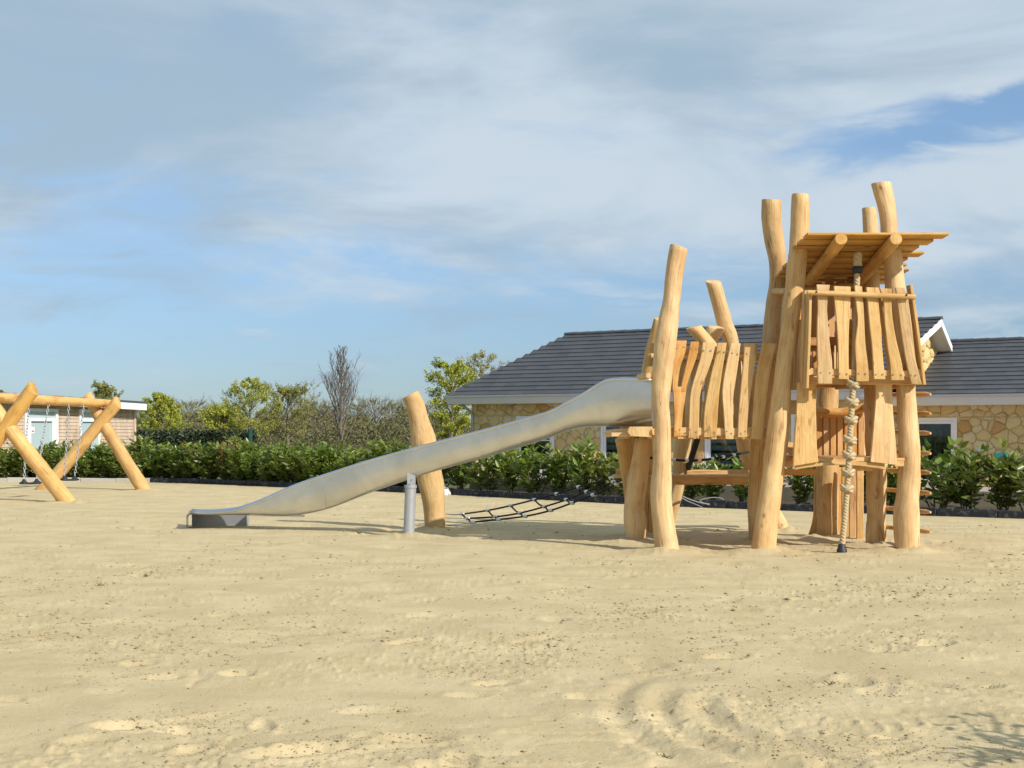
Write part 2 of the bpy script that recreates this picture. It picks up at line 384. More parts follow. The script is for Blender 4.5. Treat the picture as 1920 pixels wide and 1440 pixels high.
# ------------------------------------------------------------------ kerb
KERBD, t, b = mat_new('dark_kerb', (.03,.033,.04), .7, spec=.3)
g = noise(t, coord(t, 'Object', (1, 1, 1)), 9, 6, .7)
t.links.new(mixc(t, sstep(t, g, .52, .72), (.022,.026,.034), (.16,.16,.155)), b.inputs['Base Color']); bump(t, b, g, .5, .02)
KERBL, t, b = mat_new('concrete_kerb', (.42,.40,.36), .85)
g = noise(t, coord(t, 'Object', (1, 1, 1)), 9, 6, .7)
t.links.new(mixc(t, g, (.33,.31,.27), (.52,.49,.43)), b.inputs['Base Color'])
kerb = bpy.data.objects.new('kerb', None); COL.objects.link(kerb); tag(kerb, 'low kerb of dark and pale edging blocks round the sand', kind='structure')
ORG[kerb.as_pointer()] = Vector((0, 0, 0))
dense = [(a, float(kerbY(a))) for a in np.linspace(-.58, .56, 600)]
kp = [Vector((a*y, y, 0)) for a, y in dense]
# smooth the polyline
for _ in range(25): kp = [kp[0]]+[(kp[i-1]+kp[i]*2+kp[i+1])/4 for i in range(1, len(kp)-1)]+[kp[-1]]
acc = [0]
for i in range(1, len(kp)): acc.append(acc[-1]+(kp[i]-kp[i-1]).length)
def kat(s):
    i = int(np.searchsorted(acc, s)); i = min(max(i, 1), len(kp)-1)
    u = (s-acc[i-1])/max(1e-6, acc[i]-acc[i-1]); return kp[i-1].lerp(kp[i], u)
s = 0
while s < acc[-1]-1:
    p0, p1 = kat(s+.006), kat(s+.994)
    d = (p1-p0); ax = d.normalized(); nrm = Vector((-ax.y, ax.x, 0))
    px = 960+F*p0.x/p0.y
    light = px < 262
    hh = (.12 if light else .135)+rng.uniform(-.012, .012)
    c0 = (p0+p1)/2+nrm*.05+Vector((0, 0, hh/2-.07))
    m = MB(); w, k = .055, .012; L = d.length/2
    zz = Vector((0, 0, 1)); tw = rng.uniform(-.008, .008)
    rings = []
    for e, ins in ((-1, .008), (-.985, 0), (.985, 0), (1, .008)):
        cc = c0+ax*(L*e)+zz*tw*e
        hw, ht = w-ins, hh/2+.07-ins
        rings.append([cc+nrm*x+zz*z for x, z in ((-hw,-ht),(hw,-ht),(hw,ht-k),(hw-k,ht),(-hw+k,ht),(-hw,ht-k))])
    m.loft(rings); m.build('kerb_block', KERBL if light else KERBD, kerb, sharp=35)
    s += 1.0

# ------------------------------------------------------------------ wood builders
def catmull(pts, n):
    P = [np.array(p, float) for p in pts]; out = []
    if len(P) == 2: return [tuple(P[0]+(P[1]-P[0])*i/n) for i in range(n+1)]
    P = [2*P[0]-P[1]]+P+[2*P[-1]-P[-2]]
    segs = len(P)-3
    lens = [np.linalg.norm(P[i+2][:3]-P[i+1][:3]) for i in range(segs)]; tot = sum(lens)
    for i in range(segs):
        k = max(1, int(round(n*lens[i]/tot)))
        for j in range(k):
            u = j/k
            out.append(tuple(.5*(2*P[i+1]+(P[i+2]-P[i])*u+(2*P[i]-5*P[i+1]+4*P[i+2]-P[i+3])*u*u+(3*P[i+1]-P[i]-3*P[i+2]+P[i+3])*u**3)))
    out.append(tuple(P[-2])); return out
def log3(path, name, parent, mat=None, sides=18, step=.07, rough=1.0, tip=(0, 0)):
    """a debarked log along (x,y,z,r) points; hand-shaved facets, slightly knobbly, square-cut ends"""
    L = sum((Vector(path[i+1][:3])-Vector(path[i][:3])).length for i in range(len(path)-1))
    q = catmull(path, max(3, int(L/step)))
    ph = [rng.uniform(0, 6.28) for _ in range(8)]; off = [rng.uniform(0, 50) for _ in range(3)]
    rings, gr = [], []; s = 0; e1 = None
    for i, p in enumerate(q):
        c = Vector(p[:3]); r = p[3]
        d = (Vector(q[min(i+1, len(q)-1)][:3])-Vector(q[max(i-1, 0)][:3])).normalized()
        if e1 is None:
            e1 = d.cross(Vector((.2, .9, .1)) if abs(d.y) < .9 else Vector((0, 0, 1))).normalized()
        e1 = (e1-d*e1.dot(d)).normalized(); e2 = d.cross(e1)
        if i: s += (c-Vector(q[i-1][:3])).length
        ring = []; endk = 1.0
        for j in range(sides):
            a = 2*math.pi*j/sides
            k = 1+rough*(.030*math.sin(2*a+ph[0]+1.1*s)+.022*math.sin(3*a+ph[1]-2.1*s)+.016*math.sin(a*5+ph[2]+3.7*s)+.020*math.sin(4.6*s+ph[3]+math.sin(a+ph[4]))+.020*math.sin(9.3*s+2*a+ph[5])+.014*math.sin(17*s+3*a+ph[7]))
            k += rough*.020*(math.sin(j*7.13+int(s/.23)*3.7+ph[6]))
            ring.append(c+(e1*math.cos(a)+e2*math.sin(a))*(r*k))
            gr.append((r*math.cos(a)+off[0], r*math.sin(a)+off[1], s+off[2]))
        if i == 0 or i == len(q)-1:
            # chamfered, slightly slanted saw cut
            sg = -1 if i == 0 else 1; sl = tip[0 if i == 0 else 1]
            inner = [c+(p2-c)*.93+d*sg*(.010+sl*((p2-c).dot(e1))) for p2 in ring]
            base = [p2+d*sg*sl*((p2-c).dot(e1)) for p2 in ring]
            gi = [(g[0], g[1], g[2]) for g in gr[-sides:]]
            if i == 0: rings += [inner, base]; gr = gi+gi
            else: rings += [base, inner]; gr += gi
        else: rings.append(ring)
    m = MB(); m.loft(rings, True, gr)
    return m.build(name, mat or WOOD, parent, sharp=50)
def post(px_pts, Y, parent, name='post', base=True, Yt=None, mat=None, tip=(0, 0), ground=None):
    """px_pts: (x, y, width) in photo pixels from bottom to top; Y depth at bottom, Yt at top"""
    Yt = Y if Yt is None else Yt; n = len(px_pts); y0, y1 = px_pts[0][1], px_pts[-1][1]
    pts = []
    for x, y, w in px_pts:
        Yy = Y+(Yt-Y)*((y-y0)/(y1-y0) if y1 != y0 else 0)
        p = W(x, y, Yy); pts.append((p.x, p.y, p.z, w/2/F*Yy))
    if base:
        a, b = pts[0], pts[1]; zb = -.22; u = (zb-a[2])/(b[2]-a[2])
        pts = [(a[0]+(b[0]-a[0])*u*.5, a[1], zb, a[3])]+pts
    return log3(pts, name, parent, mat, tip=tip)
def board(rows, name, parent, mat, bev=.007, smooth=True):
    """loft of rounded-rectangle sections; rows = (centre, half width vector, half thickness vector)"""
    off = [rng.uniform(0, 50) for _ in range(3)]
    rings, gr = [], []; s = 0; rows = list(rows)
    d0 = (rows[1][0]-rows[0][0]).normalized(); d1 = (rows[-1][0]-rows[-2][0]).normalized()
    e = .004
    def shr(r, k): return (r[0]+k, r[1]*.97, r[2]*.90)
    rows = [shr(rows[0], d0*0)]+[(rows[0][0]+d0*e, rows[0][1], rows[0][2])]+rows[1:-1]+[(rows[-1][0]-d1*e, rows[-1][1], rows[-1][2])]+[shr(rows[-1], d1*0)]
    for i, (c, hw, ht) in enumerate(rows):
        if i: s += (c-rows[i-1][0]).length
        lw, lt = hw.length, ht.length; kw = 1-min(bev/lw, .45); kt = 1-min(bev/lt, .45)
        ring = []
        for x, z in ((-1,-kt),(-kw,-1),(kw,-1),(1,-kt),(1,kt),(kw,1),(-kw,1),(-1,kt)):
            ring.append(c+hw*x+ht*z); gr.append((x*lw+off[0], z*lt+off[1], s+off[2]))
        rings.append(ring)
    m = MB(); m.loft(rings, True, gr)
    return m.build(name, mat, parent, sharp=32)
def interp_edge(E, y):
    if len(E) == 2: pass
    ys = [p[1] for p in E]; xs = [p[0] for p in E]
    return float(np.interp(y, ys, xs))
def plank(L, R, Y, name, parent, mat=None, thick=.04, rows=12, Yb=None, screws=(), bow=0.0, yaw=None):
    """upright wavy-edged plank facing the camera side; L and R edge polylines (photo px, top to bottom)"""
    Yb = Y if Yb is None else Yb; yaw = rng.uniform(-.018, .018) if yaw is None else yaw
    n = rows; out = []
    def smooth_edge(E):
        if len(E) < 3: return E
        q = catmull([(x, y, 0) for x, y in E], 24); return [(a, b) for a, b, _ in q]
    L2, R2 = smooth_edge(L), smooth_edge(R)
    for i in range(n+1):
        u = i/n
        yl = L[0][1]+(L[-1][1]-L[0][1])*u; yr = R[0][1]+(R[-1][1]-R[0][1])*u
        Yy = Y+(Yb-Y)*u+bow*math.sin(math.pi*u)
        pl = W(interp_edge(L2, yl), yl, Yy-yaw); pr = W(interp_edge(R2, yr), yr, Yy+yaw)
        c = (pl+pr)/2+Vector((0, thick/2, 0)); hw = (pr-pl)/2
        out.append((c, hw, Vector((0, thick/2, 0))))
    o = board(out, name, parent, mat or PLANK)
    if screws:
        for sx, sy in screws:
            m = MB(); m.tube([W(sx, sy, Y-.006-abs(yaw)), W(sx, sy, Y+.03)], .0095, 6); m.build('screw', BOLT, o, smooth=False)
    return o
def bar(p0, p1, w, h, name, parent, mat=None, up=Vector((0, 0, 1)), n=5, wob=.004):
    p0, p1 = Vector(p0), Vector(p1); d = (p1-p0).normalized(); sx = d.cross(up).normalized(); uz = sx.cross(d)
    rows = []
    for i in range(n+1):
        c = p0.lerp(p1, i/n)+uz*rng.uniform(-wob, wob)
        rows.append((c, sx*(w/2*(1+rng.uniform(-.03, .03))), uz*(h/2*(1+rng.uniform(-.03, .03)))))
    return board(rows, name, parent, mat or PLANK)
def pole(p0, p1, r, name, parent, mat=None, bow=.0, rough=.8):
    p0, p1 = Vector(p0), Vector(p1); mid = (p0+p1)/2+Vector((0, 0, bow))
    return log3([(*p0, r), (*mid, r*1.03), (*p1, r*.97)], name, parent, mat, sides=14, rough=rough)

# ------------------------------------------------------------------ the climbing tower with bridge
tower = thing('climbing_tower', (4.0, 18.4, 0), 'honey coloured log climbing tower with slatted lookout, bridge and slide platform', 'play tower')
FY = 17.8
# tall posts
post([(1250,1029,45),(1245,990,43),(1240,950,41),(1239,915,39),(1241,870,36),(1241,800,35),(1239,740,36),(1246,660,42),(1252,610,38),(1260,555,33),(1265,505,33),(1273,464,33)], FY, tower, tip=(0,.12))           # left front
post([(1432,1027,47),(1434,1000,45),(1441,948,42),(1446,915,41),(1452,863,40),(1461,790,40),(1463,770,37),(1471,682,31),(1480,620,31),(1486,570,33),(1493,507,37),(1499,445,36),(1500,366,34)], FY, tower, tip=(0,.05))   # tower left front
post([(1702,1030,45),(1701,1000,46),(1700,965,48),(1703,925,42),(1705,880,42),(1705,840,42),(1702,790,37),(1698,728,36),(1690,640,37),(1680,560,38),(1675,487,34),(1668,443,32),(1665,400,32),(1652,344,35)], FY, tower, tip=(0,.15))   # tower right front
post([(1423,1012,38),(1420,950,36),(1421,900,34),(1424,830,32),(1428,800,32),(1437,720,33),(1447,640,33),(1450,590,32),(1457,540,30),(1459,500,33),(1453,460,35),(1447,420,37),(1447,376,38)], 19.3, tower, Yt=19.0, tip=(0,.05))   # tower left rear
post([(1643,1016,38),(1643,960,36),(1642,880,36),(1638,760,34),(1636,640,33),(1634,520,31),(1633,445,29),(1629,391,27)], 18.9, tower, tip=(0,.03))   # tower right rear
post([(1552,985,40),(1552,880,40),(1552,760,40),(1555,640,38)], 20.2, tower)                                                        # rear middle
post([(1462,985,28),(1433,930,28),(1406,863,29),(1396,822,32),(1383,740,30),(1370,640,30),(1359,607,30),(1337,529,29)], 21.6, tower, Yt=20.6, tip=(0,.3))    # leaning rear post
post([(1250,986,30),(1263,930,30),(1276,880,30),(1281,822,34),(1305,720,30),(1325,650,30),(1342,614,32)], 21.6, tower, Yt=20.6, tip=(0,-.25))
post([(1395,745,24),(1360,690,25),(1335,655,26),(1318,634,26),(1301,614,27)], 20.3, tower, base=False, tip=(0,.5))
post([(1217,985,26),(1214,900,28),(1213,800,30),(1214,720,28),(1222,665,26),(1238,600,24)], 20.6, tower, Yt=19.6)                    # left rear leaning
post([(1192,1010,37),(1192,985,42),(1190,947,39),(1195,905,38),(1201,863,34),(1206,824,31)], 19.5, tower)
post([(1188,1003,26),(1186,960,26),(1181,905,28),(1176,863,32),(1171,822,36)], 20.2, tower, Yt=19.9)
post([(1174,822,22),(1174,760,22),(1174,709,23)], 19.6, tower, base=False, tip=(0,.0))

# bridge: wavy slats, rails, deck boards
BY = 17.93
def zx(x, y): return (1120+x/4.8, 600+y/4.8)
def Z(*pts): return [zx(*p) for p in pts]
def bslat(L, R, sc, **k):
    return plank(Z(*L), Z(*R), BY, 'bridge_slat', tower, screws=Z(*sc), **k)
# forked slat: body and two arms in one board
fk = plank(Z((672,600),(680,650),(690,850),(686,1050)), Z((803,600),(795,680),(770,850),(757,1050)), BY, 'bridge_slat', tower, REDW, screws=Z((705,1003),(742,987),(715,255),(778,243),(844,258),(888,264)), yaw=0)
arm1 = plank(Z((693,185),(685,300),(678,430),(673,602),(679,650)), Z((805,185),(790,300),(745,430),(722,602),(728,650)), BY-.002, 'slat_arm', tower, REDW, yaw=0)
arm2 = plank(Z((840,195),(815,330),(775,500),(752,602),(746,650)), Z((916,195),(895,330),(835,500),(803,602),(797,650)), BY-.002, 'slat_arm', tower, REDW, yaw=0)
import bmesh
bm = bmesh.new()
for q in (fk, arm1, arm2): bm.from_mesh(q.data)
bm.to_mesh(fk.data); bm.free(); bpy.data.objects.remove(arm1); bpy.data.objects.remove(arm2)
bslat([(948,200),(930,330),(895,450),(840,650),(828,850),(820,1060)], [(1066,203),(1040,330),(1000,450),(928,650),(918,850),(912,1060)], [(957,274),(1023,275),(833,987),(893,1006)])
bslat([(1080,205),(1068,300),(1020,500),(985,680),(960,850),(958,1055)], [(1166,205),(1150,300),(1118,500),(1095,680),(1085,850),(1072,1055)], [(1100,284),(1143,289),(988,990),(1057,1010)])
bslat([(1203,207),(1165,380),(1133,560),(1125,680),(1138,850),(1152,1072)], [(1290,210),(1270,380),(1243,560),(1225,680),(1222,850),(1226,1072)], [(1215,297),(1262,307),(1166,1001),(1208,1020)])
bslat([(1325,208),(1312,400),(1290,620),(1272,850),(1264,1056)], [(1446,210),(1420,400),(1388,620),(1356,850),(1346,1056)], [(1345,303),(1413,310),(1292,1023),(1333,1001)])
bslat([(1486,208),(1440,420),(1412,650),(1400,850),(1385,1072)], [(1620,212),(1570,420),(1535,650),(1512,850),(1496,1072)], [(1488,312),(1578,319),(1418,1020),(1490,992)])
pole(W(1219,655,BY+.1), W(1462,669,BY+.1), .045, 'bridge_rail', tower)
bar(W(1255,809,BY+.075), W(1440,811,BY+.075), .06, .10, 'bridge_beam', tower)
bar(W(1150,812,19.75), W(1440,812,19.75), .06, .11, 'bridge_beam', tower)
for i in range(11):
    x = 1240+i*19.5+rng.uniform(-2, 2)
    p = W(x, 821, 18.0)
    bar((p.x, 18.0, 1.335), (p.x+rng.uniform(-.02,.02), 19.8, 1.335), .105, .04, 'deck_board', tower)
# rear railing of the bridge, seen through the gaps
for i, (xt, xb, w) in enumerate(((1278,1275,20),(1306,1300,22),(1330,1322,19),(1356,1350,22),(1379,1376,18),(1402,1398,22))):
    d = rng.uniform(-4, 4)
    plank([(xt-w/2,650+rng.uniform(-4,4)),(xt-w/2+d,740),(xb-w/2,812)], [(xt+w/2,650),(xt+w/2+d,740),(xb+w/2,812)], 19.7, 'bridge_slat', tower, PLANK, rows=8)
pole(W(1222,668,19.65), W(1440,672,19.65), .04, 'bridge_rail', tower)

# slide platform
for i in range(6):
    Yb = 18.0+i*.33
    bar((1.22+rng.uniform(-.04,.04)+.01*i, Yb, 1.37), (1.86, Yb, 1.37), .30, .05, 'platform_board', tower)
pole(W(1139,813,18.35), W(1226,810,17.75), .045, 'platform_log', tower, bow=.01)
plank([(1180,800),(1176,810),(1183,818)], [(1224,800),(1225,810),(1223,820)], 17.74, 'platform_edge', tower, thick=.08, rows=4)
pole(W(1197,708,18.75), W(1216,704,17.68), .036, 'grab_log', tower)
pole(W(1219,648,17.98), W(1236,650,17.98), .035, 'rail_stub', tower)

# low balance planks under the bridge
bar(W(1150,893,20.3), W(1402,893,20.3), .30, .045, 'low_plank', tower, n=8)
bar(W(1262,902,20.16), W(1402,902,20.16), .05, .10, 'low_beam', tower, REDW)
bar(W(1288,884,21.4), W(1530,884,21.4), .26, .05, 'low_plank', tower, REDW, n=8)
bar(W(1288,888,21.2), W(1396,888,21.2), .05, .09, 'low_beam', tower, REDW)
bar(W(1468,885,19.4), W(1532,885,19.4), .10, .08, 'low_beam', tower, REDW)
bar((W(1155,884,20.25)), W(1175,884,20.25), .08, .07, 'low_beam', tower)
for x, y in ((1477,868),(1481,846)):
    bar(W(x,y,18.0), W(x+6,y,19.0), .07, .09, 'cross_beam', tower)
bar(W(1676,869,17.75), W(1693,869,17.75), .09, .075, 'cross_beam', tower)
bar(W(1474,833,18.2), W(1492,833,18.2), .07, .07, 'cross_beam', tower)

# lookout box: front slats
SYF = 17.35
def zt(x, y): return (1400+x/4.8, 520+y/4.8)
def ZT(*p): return [zt(*q) for q in p]
for L, R, sc in (
  ([(628,63),(640,250),(632,450),(636,700),(640,955)], [(750,68),(725,250),(728,350),(750,600),(770,760),(770,957)], [(668,858),(750,860)]),
  ([(785,78),(793,250),(812,450),(826,700),(828,914)], [(937,83),(935,250),(922,450),(918,700),(922,917)], [(837,870),(903,870)]),
  ([(970,75),(985,250),(1000,400),(975,600),(985,800),(985,936)], [(1040,82),(1052,250),(1060,400),(1070,600),(1095,800),(1100,934)], [(1008,867),(1072,868)]),
  ([(1075,88),(1090,250),(1108,450),(1130,650),(1145,914)], [(1175,92),(1190,250),(1208,450),(1222,650),(1246,917)], [(1163,875),(1226,872)]),
  ([(1196,98),(1230,200),(1240,380),(1262,600),(1290,760),(1300,926)], [(1306,102),(1303,200),(1318,400),(1360,620),(1395,760),(1420,925)], [(1320,875),(1393,880)]),
  ([(1340,90),(1360,250),(1385,450),(1420,680),(1450,820),(1485,960)], [(1425,94),(1440,250),(1468,450),(1500,650),(1535,800),(1578,963)], [(1478,880),(1522,881)])):
    plank(ZT(*L), ZT(*R), SYF, 'lookout_slat', tower, screws=ZT(*sc), yaw=rng.uniform(-.008,.008))
tr = pole(W(1515,548.5,SYF-.035), W(1715,556.5,SYF-.035), .031, 'lookout_rail', tower, rough=.5)
for x, y in ((1531,547),(1700,553)):
    m = MB(); m.tube([W(x,y,SYF-.075), W(x,y,SYF-.04)], .012, 6); m.build('bolt', BLACK, tr, smooth=False)
bar(W(1519,697,SYF+.075), W(1731,701,SYF+.075), .055, .075, 'lookout_beam', tower)
# left, right and rear slats of the lookout
def side_slat(X0, X1, Ya, w, z0, z1, mat=PLANK, th=.035):
    rows = []; k = rng.uniform(-.02, .02)
    for i in range(9):
        u = i/8; rows.append((Vector((X1+(X0-X1)*u, Ya+k*math.sin(u*5), z1+(z0-z1)*u)), Vector((0, w/2*(1+.1*math.sin(u*4+k*90)), 0)), Vector((th/2, 0, 0))))
    return board(rows, 'lookout_slat', tower, mat)
zb, zt_ = 1.95, 3.08
for i, Yv in enumerate((17.44, 17.66, 17.88, 18.12, 18.36, 18.62)):
    side_slat(3.435-.02*i, 3.47-.012*i, Yv, .17, zb-.03+rng.uniform(-.03,.03), zt_+rng.uniform(-.04,.04))
    side_slat(4.80-.01*i, 4.64-.01*i, Yv, .17, zb+rng.uniform(-.03,.03), zt_+rng.uniform(-.04,.04))
bar((3.48,17.4,3.0),(3.42,18.9,3.0), .04, .06, 'lookout_rail', tower); bar((4.66,17.4,3.0),(4.60,18.9,3.0), .04, .06, 'lookout_rail', tower)
bar((3.47,17.4,2.1),(3.40,18.9,2.1), .04, .07, 'lookout_beam', tower); bar((4.74,17.4,2.1),(4.68,18.9,2.1), .04, .07, 'lookout_beam', tower)
for i in range(7):
    x = 1512+i*21+rng.uniform(-3,3); w = rng.uniform(15,21); yt = 524+rng.uniform(-4,8)
    plank([(x-w/2,yt),(x-w/2+rng.uniform(-3,3),610),(x-w/2,706)], [(x+w/2,yt),(x+w/2+rng.uniform(-3,3),610),(x+w/2,706)], 18.98, 'lookout_slat', tower, REDW, rows=8)
pole(W(1500,545,18.92), W(1640,532,18.92), .05, 'lookout_rail', tower)
bar(W(1500,640,18.92), W(1650,640,18.92), .05, .11, 'lookout_beam', tower, REDW)
# lookout floor
for i in range(8):
    Yv = 17.62+i*.175
    bar((3.46, Yv, 2.085), (4.78, Yv, 2.085), .165, .04, 'deck_board', tower)
bar((3.45,17.58,2.015),(4.79,17.58,2.015), .06, .11, 'deck_beam', tower, REDW)
bar((3.45,18.85,2.015),(4.79,18.85,2.015), .06, .11, 'deck_beam', tower, REDW)
for x in (3.52, 4.1, 4.70): bar((x,17.67,1.975),(x,18.80,1.975), .07, .08, 'deck_beam', tower, REDW)
pole(W(1452,546,18.9), W(1476,546,17.95), .038, 'cross_log', tower)
# lower storey: panels, floor, apron
plank([(1496,717),(1495,745),(1492,790),(1489,830),(1487,874)], [(1531,717),(1530,760),(1531,800),(1532,840),(1535,866)], 17.60, 'side_panel', tower, thick=.05, rows=14, yaw=0)
plank([(1642,717),(1642,745),(1639,785),(1636,822),(1632,866)], [(1673,717),(1674,760),(1676,790),(1680,832),(1682,872)], 17.60, 'side_panel', tower, thick=.05, rows=14, yaw=0)
bar(W(1533,862,17.70), W(1634,862,17.70), .06, .055, 'deck_beam', tower)
rows = []
for i in range(15):
    u = i/14; yy = 869+5.5*(2*u-1)**2; hh = (3.0+3.5*abs(2*u-1)**1.5)*17.66/F
    rows.append((W(1490+168*u, yy, 17.66), Vector((0,0,hh)), Vector((0,.02,0))))
board(rows, 'apron_board', tower, PLANK)
for i in range(9):
    Yv = 17.80+i*.21
    bar((3.36,Yv,1.075),(4.66,Yv,1.075), .195, .04, 'deck_board', tower, REDW)
bar(W(1600,878,17.9), W(1636,878,17.9), .05, .06, 'deck_beam', tower)
# rear plank wall, upper and lower
for i in range(7):
    x0 = 1531+i*13; x1 = x0+12.5; Yv = 19.72-i*.02
    plank([(x0,774),(x0,815),(x0,862)], [(x1,774),(x1,815),(x1,862)], Yv, 'wall_plank', tower, REDW, rows=4, yaw=0)
pole(W(1526,772,19.62), W(1634,761,19.45), .062, 'wall_rail', tower, REDW, bow=-.05)
pole(W(1622,762,19.5), W(1636,764,19.0), .05, 'rail_stub', tower, REDW)
ed = [(1532,1519),(1538,1536),(1560,1560),(1578,1578),(1592,1592),(1606,1606),(1620,1620)]
for i in range(6):
    (t0, b0), (t1, b1) = ed[i], ed[i+1]; yb = 1001+1.8*i; Yv = YG(yb)
    if i == 0: plank([(1529,878),(1527,920),(1526,960),(1522,985),(1515,1006)], [(1539,878),(1541,930),(1538,970),(1536,1006)], Yv-.1, 'wall_plank', tower, rows=10, yaw=.02)
    else: plank([(t0+.4,876),(t0+.4,940),(b0+.4,yb+8)], [(t1-.4,876),(t1-.4,940),(b1-.4,yb+8)], Yv, 'wall_plank', tower, ROOFW if i % 2 else REDW, rows=6, yaw=0)
# roof: lapped boards, sloping down to the rear, and two log rafters
nb = 9
for i in range(nb):
    u = i/(nb-1); Yv = 17.24+u*2.0; z = 3.665-.33*u
    xl = 3.345+rng.uniform(-.02,.05); xr = (5.005, 4.90, 4.80, 4.93, 4.80, 4.86, 4.95, 4.82, 4.9)[i]
    bar((xl,Yv,z),(xr,Yv+rng.uniform(-.01,.01),z), .272, .031, 'roof_board', tower, ROOFW, up=Vector((0,.045,.999)), wob=.001)
pole((3.75,17.02,3.60),(3.77,19.15,3.27), .072, 'rafter', tower, ROOFW, rough=.5)
pole((4.375,17.02,3.60),(4.395,19.15,3.27), .072, 'rafter', tower, ROOFW, rough=.5)
# ladder rungs and their hidden stile
pole((4.895,18.52,-.2),(4.875,18.52,2.2), .055, 'ladder_stile', tower)
for y in (739,775,812,850,886,924,960,997):
    zr = 1.4+(810-y)/F*18.15
    log3([(4.69,18.97,zr+.015,.026),(4.88,18.55,zr+.005,.030),(5.04,18.2,zr,.030),(5.075,18.13,zr-.002,.016)], 'rung', tower, REDW, sides=10, rough=.5)
# dark fireman's pole behind
m = MB(); m.tube([W(1264,952,22.6)+Vector((0,0,-.1)), W(1309,818,20.4)], .045, 10); m.build('fire_pole', BLACK, tower)

# ------------------------------------------------------------------ knotted climbing rope
rope = thing('climbing_rope', W(1578,1036,17.42), 'thick pale knotted climbing rope hanging from the tower roof', 'rope')
def twisted(pts, r, turns_per_m, name, parent, mat, strands=3):
    q = [Vector(p[:3]) for p in catmull(pts, 1+int(sum((Vector(pts[i+1])-Vector(pts[i])).length for i in range(len(pts)-1))/.016))]
    m = MB()
    for k in range(strands):
        s = 0; path = []
        for i, p in enumerate(q):
            if i: s += (p-q[i-1]).length
            a = 2*math.pi*(s*turns_per_m+k/strands); path.append(p+Vector((math.cos(a)*r*.5, math.sin(a)*r*.5, 0)))
        m.tube(path, r*.56, 6)
    return m.build(name, mat, parent)
RP = [W(1608,478,17.50), W(1607,520,17.48), W(1603,640,17.46), W(1599,730,17.44), W(1595,800,17.44), W(1590,890,17.43), W(1585,960,17.43), W(1579,1022,17.43)]
twisted(RP, .036, 9, 'rope_strand', rope, ROPE)
twisted([W(1608.5,474,17.5), W(1607.5,498,17.49)], .052, 7, 'rope_splice', rope, ROPE)
def rope_at(y):
    zs = [p.z for p in RP]; z = 1.4+(810-y)/F*17.44
    for i in range(len(RP)-1):
        if RP[i].z >= z >= RP[i+1].z:
            u = (RP[i].z-z)/(RP[i].z-RP[i+1].z); return RP[i].lerp(RP[i+1], u)
    return RP[-1]
for y in (720,754,787,825,854,886,916):
    c = rope_at(y); m = MB(); tilt = rng.uniform(-.1, .25)
    for k, (dz, rr) in enumerate(((-.015,.060),(.015,.064))):
        ring = [c+Vector((math.cos(a)*rr, math.sin(a)*rr*.9, dz+math.sin(a*2.0+k*2)*.010+math.cos(a)*tilt*-.08)) for a in [2*math.pi*j/20 for j in range(21)]]
        m.tube(ring, .022, 7, caps=False)
    m.tube([c+Vector((-.05,-.05,-.03)), c+Vector((0,-.075,0)), c+Vector((.05,-.05,.03))], .021, 6)
    m.build('knot', ROPE, rope)
def lathe(c, prof, name, parent, mat, sides=14):
    m = MB(); m.loft([[Vector(c)+Vector((math.cos(2*math.pi*j/sides)*r, math.sin(2*math.pi*j/sides)*r, z)) for j in range(sides)] for z, r in prof])
    return m.build(name, mat, parent, sharp=50)
c = W(1607.5,506,17.48); lathe(c, ((-.045,.042),(-.03,.058),(.0,.064),(.025,.058),(.04,.045)), 'rope_collar', rope, BLACK)
c = W(1578.5,1036,17.43); lathe(c, ((-.02,.060),(.03,.062),(.045,.052),(.06,.05),(.065,.044),(.10,.042)), 'rope_end_cap', rope, BLACK)

# ------------------------------------------------------------------ stainless slide
slide = thing('metal_slide', W(410,983,22.6)*1, 'long brushed steel slide running from the tower platform to the sand', 'slide')
# photo columns along the slide: x, rim y, bottom y, trough width, depth of the near rim
ST = [(1222,713,798,.62,18.50),(1180,711,799,.62,18.62),(1145,712,799,.60,18.72),(1126,719,799,.58,18.78),(1091,741,801,.54,18.90),(1060,757,808,.50,19.0),(1039,769,816.5,.48,19.06),
      (1007,780,828,.46,19.17),(905,808,858.5,.46,19.52),(800,835,888,.47,19.92),(700,862.5,921.5,.48,20.32),(618,889,953,.50,20.67),(560,909,966,.52,20.95),(528,922,968.5,.54,21.1),(487,941,967.5,.56,21.35),(455,953,966,.58,21.55),(432,958.5,965.5,.60,21.7),(389,961.5,966,.60,21.95),(357,960.5,965,.60,22.15)]
xs_all = [s_[0] for s_ in ST]
ST = sorted(catmull([(float(q[0]),)+tuple(q[1:]) for q in ST], 160), key=lambda q: -q[0])
def st_at(x):
    return [float(np.interp(-x, [-q[0] for q in ST], [q[k] for q in ST])) for k in (1, 2, 3, 4)]
def trough_ring(x, off=0.0, steep=None):
    yr, yb, wd, Yn = st_at(x)
    a = (x-960)/F
    zr = H+(HZ-yr)/F*Yn
    Yc = Yn+wd*.30                         # the belly bottoms a little behind the near rim
    zb_ = H+(HZ-yb)/F*(Yn+wd*.22)
    hgt = zr-zb_
    flat = np.clip((hgt-.04)/.25, 0, 1)     # 1 deep trough, 0 flat run-out
    pts = []
    n = 15
    dirv = Vector((a+.05, 1, 0)).normalized()   # across the slide
    P0 = Vector((a*Yn, Yn, 0))
    for j in range(n):
        th = math.pi*j/(n-1)
        sx = .5-.5*math.cos(th)*(1.0) ; sz = math.sin(th)
        e = .62
        px_ = .5-.5*math.copysign(abs(math.cos(th))**.75, math.cos(th)); pz = abs(math.sin(th))**e
        px_ += (-.035 if th < math.pi/2 else .035)*abs(math.sin(2*th))*min(1, hgt/.3)
        p = P0+dirv*(px_*wd); z = zr-hgt*pz
        pts.append(Vector((p.x, p.y, z)))
    return pts
